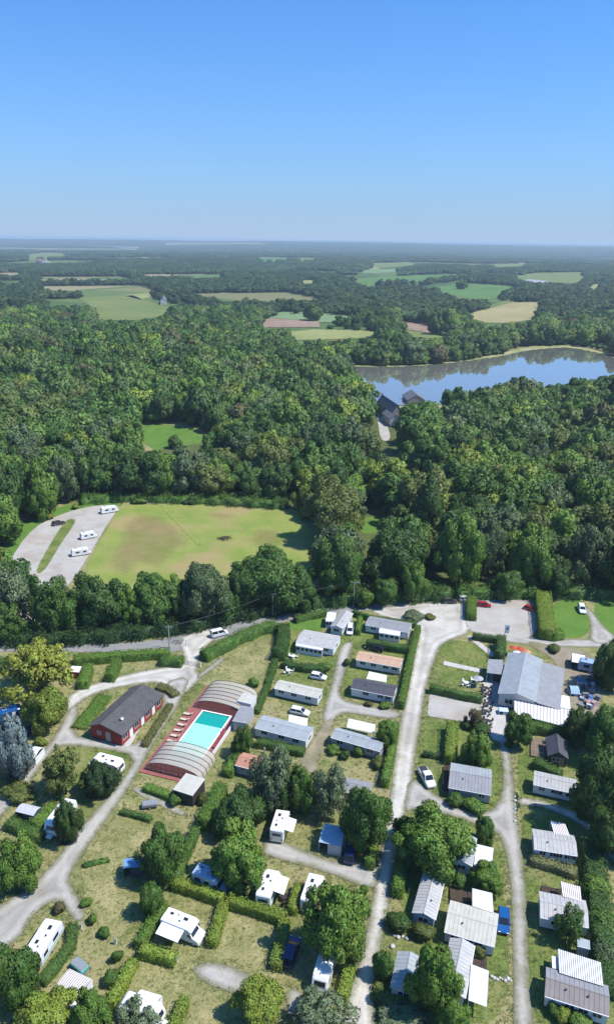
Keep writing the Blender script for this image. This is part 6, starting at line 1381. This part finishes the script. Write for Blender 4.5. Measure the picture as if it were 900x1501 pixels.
# netting at the right edge
p0, p1 = U(872, 1236, 0), U(884, 1275, 0); b = MB(); b.hexa([(p0[0], p0[1], 0), (p1[0], p1[1], 0), (p1[0] + .05, p1[1], 0), (p0[0] + .05, p0[1], 0)], [(p0[0] + .3, p0[1], 1.8), (p1[0] + .3, p1[1], 1.8), (p1[0] + .35, p1[1], 1.8), (p0[0] + .35, p0[1], 1.8)])
tag(b.build('netting', TEAL), 'teal netting screen in the shrubs at the right edge', 'netting')

# ------------------------------------------------------------------ houses by the lake and far off
RSL = mat('slate_tiles', (.17, .175, .19), .7, .15, 1.0, bump=.3); STONE = mat('rubble_stone', (.36, .32, .27), .9, .2, 1.5, bump=.5); RTILE = mat('clay_tiles', (.34, .16, .10), .85, .15); REND = mat('pale_render', (.62, .59, .53), .8, .08)
def house(label, quad, eave, rise, roof, wall, nwin=3, chim=True, name='house'):
    c, a, L, W = rectq(quad, eave); z0 = float(hgt(c[0], c[1]))
    if W > L: L, W, a = W, L, a + math.pi / 2
    t = thing(name, label, 'house', (c[0], c[1], z0), a); gable_body(t, L, W, eave, rise, roof, wall, over=.4, seams=0, th=.15)
    for k in range(nwin):
        for z in ((1.0,) if eave < 4 else (.9, 3.4)): window(t, -L / 2 + L * (k + .5) / nwin, -W / 2, z, 1.0, 1.3, 'n'); window(t, -L / 2 + L * (k + .5) / nwin, W / 2, z, 1.0, 1.3, 'f')
    window(t, -L / 2, 0, 1.0, 1.0, 1.3, 'l'); window(t, L / 2, 0, 1.0, 1.0, 1.3, 'r')
    MB().box(L * .08 - .5, -W / 2 - .05, .05, L * .08 + .5, -W / 2 + .03, 2.2).build('door', WOODD, t)
    if chim: MB().box(L / 2 - .9, -.35, eave + rise - .6, L / 2 - .2, .35, eave + rise + 1.1).build('chimney', STONE, t)
house('stone mill house with dark slate roof at the end of the lane by the lake', [(561, 590), (573, 590), (582, 606), (566, 607)], 6.0, 4.0, RSL, STONE)
house('lower stone wing in front of the mill house by the lake', [(566, 606), (580, 606), (581, 615), (566, 616)], 4.0, 2.0, RSL, REND, 2, False)
house('grey-roofed barn at the near shore of the lake', [(593, 580), (619, 580), (618, 588), (594, 588)], 3.0, 3.0, RSL, STONE, 3, False)
house('small pale roofed house in the trees right of the lake barn', [(655, 597), (678, 597), (678, 601), (655, 601)], 3.0, 2.0, RD, REND, 3, False)
house('pale house half hidden in the village trees above the wood', [(588, 680), (606, 681), (604, 687), (588, 686)], 3.0, 1.5, RC, REND, 3, False)
house('far manor with clay roofs at the top left', [(58, 383), (70, 383), (70, 385.5), (58, 385.5)], 8, 5, RTILE, REND, 5)
house('pale farmhouse beside the far left field', [(236, 437), (244, 437), (244, 441), (236, 441)], 6, 4, RSL, REND, 3)
for i, q in enumerate([(299, 449), (307, 446), (313, 451), (321, 449), (304, 455), (326, 453)]):
    house(['white house at the left of the far hamlet', 'white house at the back of the far hamlet', 'white house in the middle of the far hamlet', 'white house at the back right of the far hamlet', 'white house at the front of the far hamlet', 'white house at the right end of the far hamlet'][i], [(q[0] - 3.5, q[1] - 1), (q[0] + 3.5, q[1] - 1), (q[0] + 3.5, q[1] + 1.5), (q[0] - 3.5, q[1] + 1.5)], 5, 4, RSL, REND, 3)
house('long pale barn roof by the far green fields', [(780, 413), (795, 413), (795, 416), (780, 416)], 5, 4, RG, REND, 3, False); house('pale barn left of the far green crop field', [(755, 413), (768, 413), (768, 415), (755, 415)], 5, 4, RG, REND, 3, False)
house('far pale shed in the trees above the crop strip', [(418, 393), (440, 393), (440, 395), (418, 395)], 6, 4, RG, REND, 4, False); house('far white building at the top left woods', [(153, 361), (158, 361), (158, 363), (153, 363)], 9, 5, RG, REND, 3, False)
house('low house at the front of the pale meadow beyond the wood', [(420, 495), (434, 495), (434, 499), (420, 499)], 3.5, 2.5, RSL, REND, 3, False); house('roadside house left of the ploughed strip', [(372, 486), (384, 486), (384, 491), (372, 491)], 4, 3, RSL, REND, 3, False)
# solitary field trees
for x, y, D, H, lb in [(676, 424, 24, 20, 'lone round tree in the far bright green field'), (459, 470, 22, 20, 'round tree at the edge of the far crop strip'), (508, 483, 9, 14, 'slim tree in the pale meadow, left one'), (516, 481, 8, 15, 'slim tree in the pale meadow, middle one'), (524, 482, 9, 17, 'slim tree in the pale meadow, right one'), (545, 478, 20, 16, 'broad tree right of the slim meadow trees'), (498, 478, 16, 12, 'low round tree above the pale meadow')]:
    p = G(x, y); plant_tree('broadleaf_tree', lb, 'tree', (p[0], p[1], p[2]), D, H, MIDT['dense'], GREEN['mid'])

# ------------------------------------------------------------------ grass tufts over the lawns
def tuft_mesh(seed, n=9):
    rng = np.random.default_rng(seed); V = []; Fq = []
    for k in range(n):
        a = rng.uniform(0, 6.28); r = rng.uniform(0, .5); b = np.array([r * math.cos(a), r * math.sin(a), 0]); l = rng.uniform(.5, 1); d = np.array([math.cos(a + rng.uniform(-1, 1)), math.sin(a + rng.uniform(-1, 1)), rng.uniform(.8, 1.6)]); d /= np.linalg.norm(d)
        sd_ = np.array([-math.sin(a), math.cos(a), 0]) * .11; V += [b - sd_, b + sd_, b + d * l]; Fq.append((3 * k, 3 * k + 1, 3 * k + 2))
    return mesh_np('tuft', np.array(V), [Fq])
LEAFG = leaf_mat('grass_blades', False, [(0, (.075, .120, .026)), (.35, (.13, .175, .040)), (.6, (.20, .22, .065)), (.85, (.29, .27, .11)), (1, (.10, .15, .03))])
tc_ = bpy.data.collections.new('tuft_kinds')
for k in range(4): tc_.objects.link(bpy.data.objects.new('tuft', setm(tuft_mesh(90 + k), LEAFG)))
nT = 42000; rT = 50 + 110 * NP.uniform(0, 1, nT) ** .9; aT = NP.uniform(-.62, .62, nT); tx, ty = rT * np.sin(aT), rT * np.cos(aT)
pxT, pyT = project(tx, ty, 0 * tx); okT = (pyT > 895) & (pxT > -60) & (pxT < 960) & (pyT < 1560)
dm = np.full(nT, -1e9)
for W_ in HARD:
    bbx = (tx > W_[:, 0].min() - 2) & (tx < W_[:, 0].max() + 2) & (ty > W_[:, 1].min() - 2) & (ty < W_[:, 1].max() + 2)
    if bbx.any(): dm[bbx] = np.maximum(dm[bbx], sdist(tx[bbx], ty[bbx], W_))
okT &= (dm < .35); pdx = loc_pts(POOL, [(x, y, 0) for x, y in zip(tx, ty)]); okT &= ~np.array([x0 - .3 < q[0] < x1 + .3 and y0 - .3 < q[1] < y1 + .3 for q in pdx])
sz = np.where(dm > -1.0, NP.uniform(.18, .42, nT), NP.uniform(.10, .30, nT)); tx, ty, sz = tx[okT], ty[okT], sz[okT]; nT = len(tx)
me = bpy.data.meshes.new('grass_tufts'); me.vertices.add(nT); me.vertices.foreach_set('co', np.stack([tx, ty, 0 * tx + .01], 1).astype(np.float32).ravel())
for nm, ty_, vals, key in (('idx', 'INT', NP.integers(0, 4, nT).astype(np.int32), 'value'), ('rot', 'FLOAT', NP.uniform(0, 6.28, nT).astype(np.float32), 'value'), ('scl', 'FLOAT_VECTOR', np.stack([sz * 1.5, sz * 1.5, sz * .75], 1).astype(np.float32).ravel(), 'vector')):
    me.attributes.new(nm, ty_, 'POINT').data.foreach_set(key, vals)
go_ = link('grass_tufts', me); tag(go_, 'tufts of uneven grass over the camp lawns', kind='stuff')
ng2 = ng.copy(); [n_ for n_ in ng2.nodes if n_.bl_idname == 'GeometryNodeCollectionInfo'][0].inputs['Collection'].default_value = tc_
go_.modifiers.new('scatter', 'NODES').node_group = ng2

# ------------------------------------------------------------------ haze
hz = MB().box(-25000, -25000, -22, 25000, 25000, 100)
hm = bpy.data.materials.new('haze'); hm.use_nodes = True; ht = hm.node_tree
for q in list(ht.nodes):
    if q.type == 'BSDF_PRINCIPLED': ht.nodes.remove(q)
pv = ht.nodes.new('ShaderNodeVolumePrincipled'); pv.inputs['Color'].default_value = (.70, .88, 1.0, 1); pv.inputs['Density'].default_value = 1.15e-4; pv.inputs['Anisotropy'].default_value = .1
ht.links.new(pv.outputs[0], ht.nodes['Material Output'].inputs['Volume'])
ho = hz.build('haze', hm); tag(ho, kind='stuff')
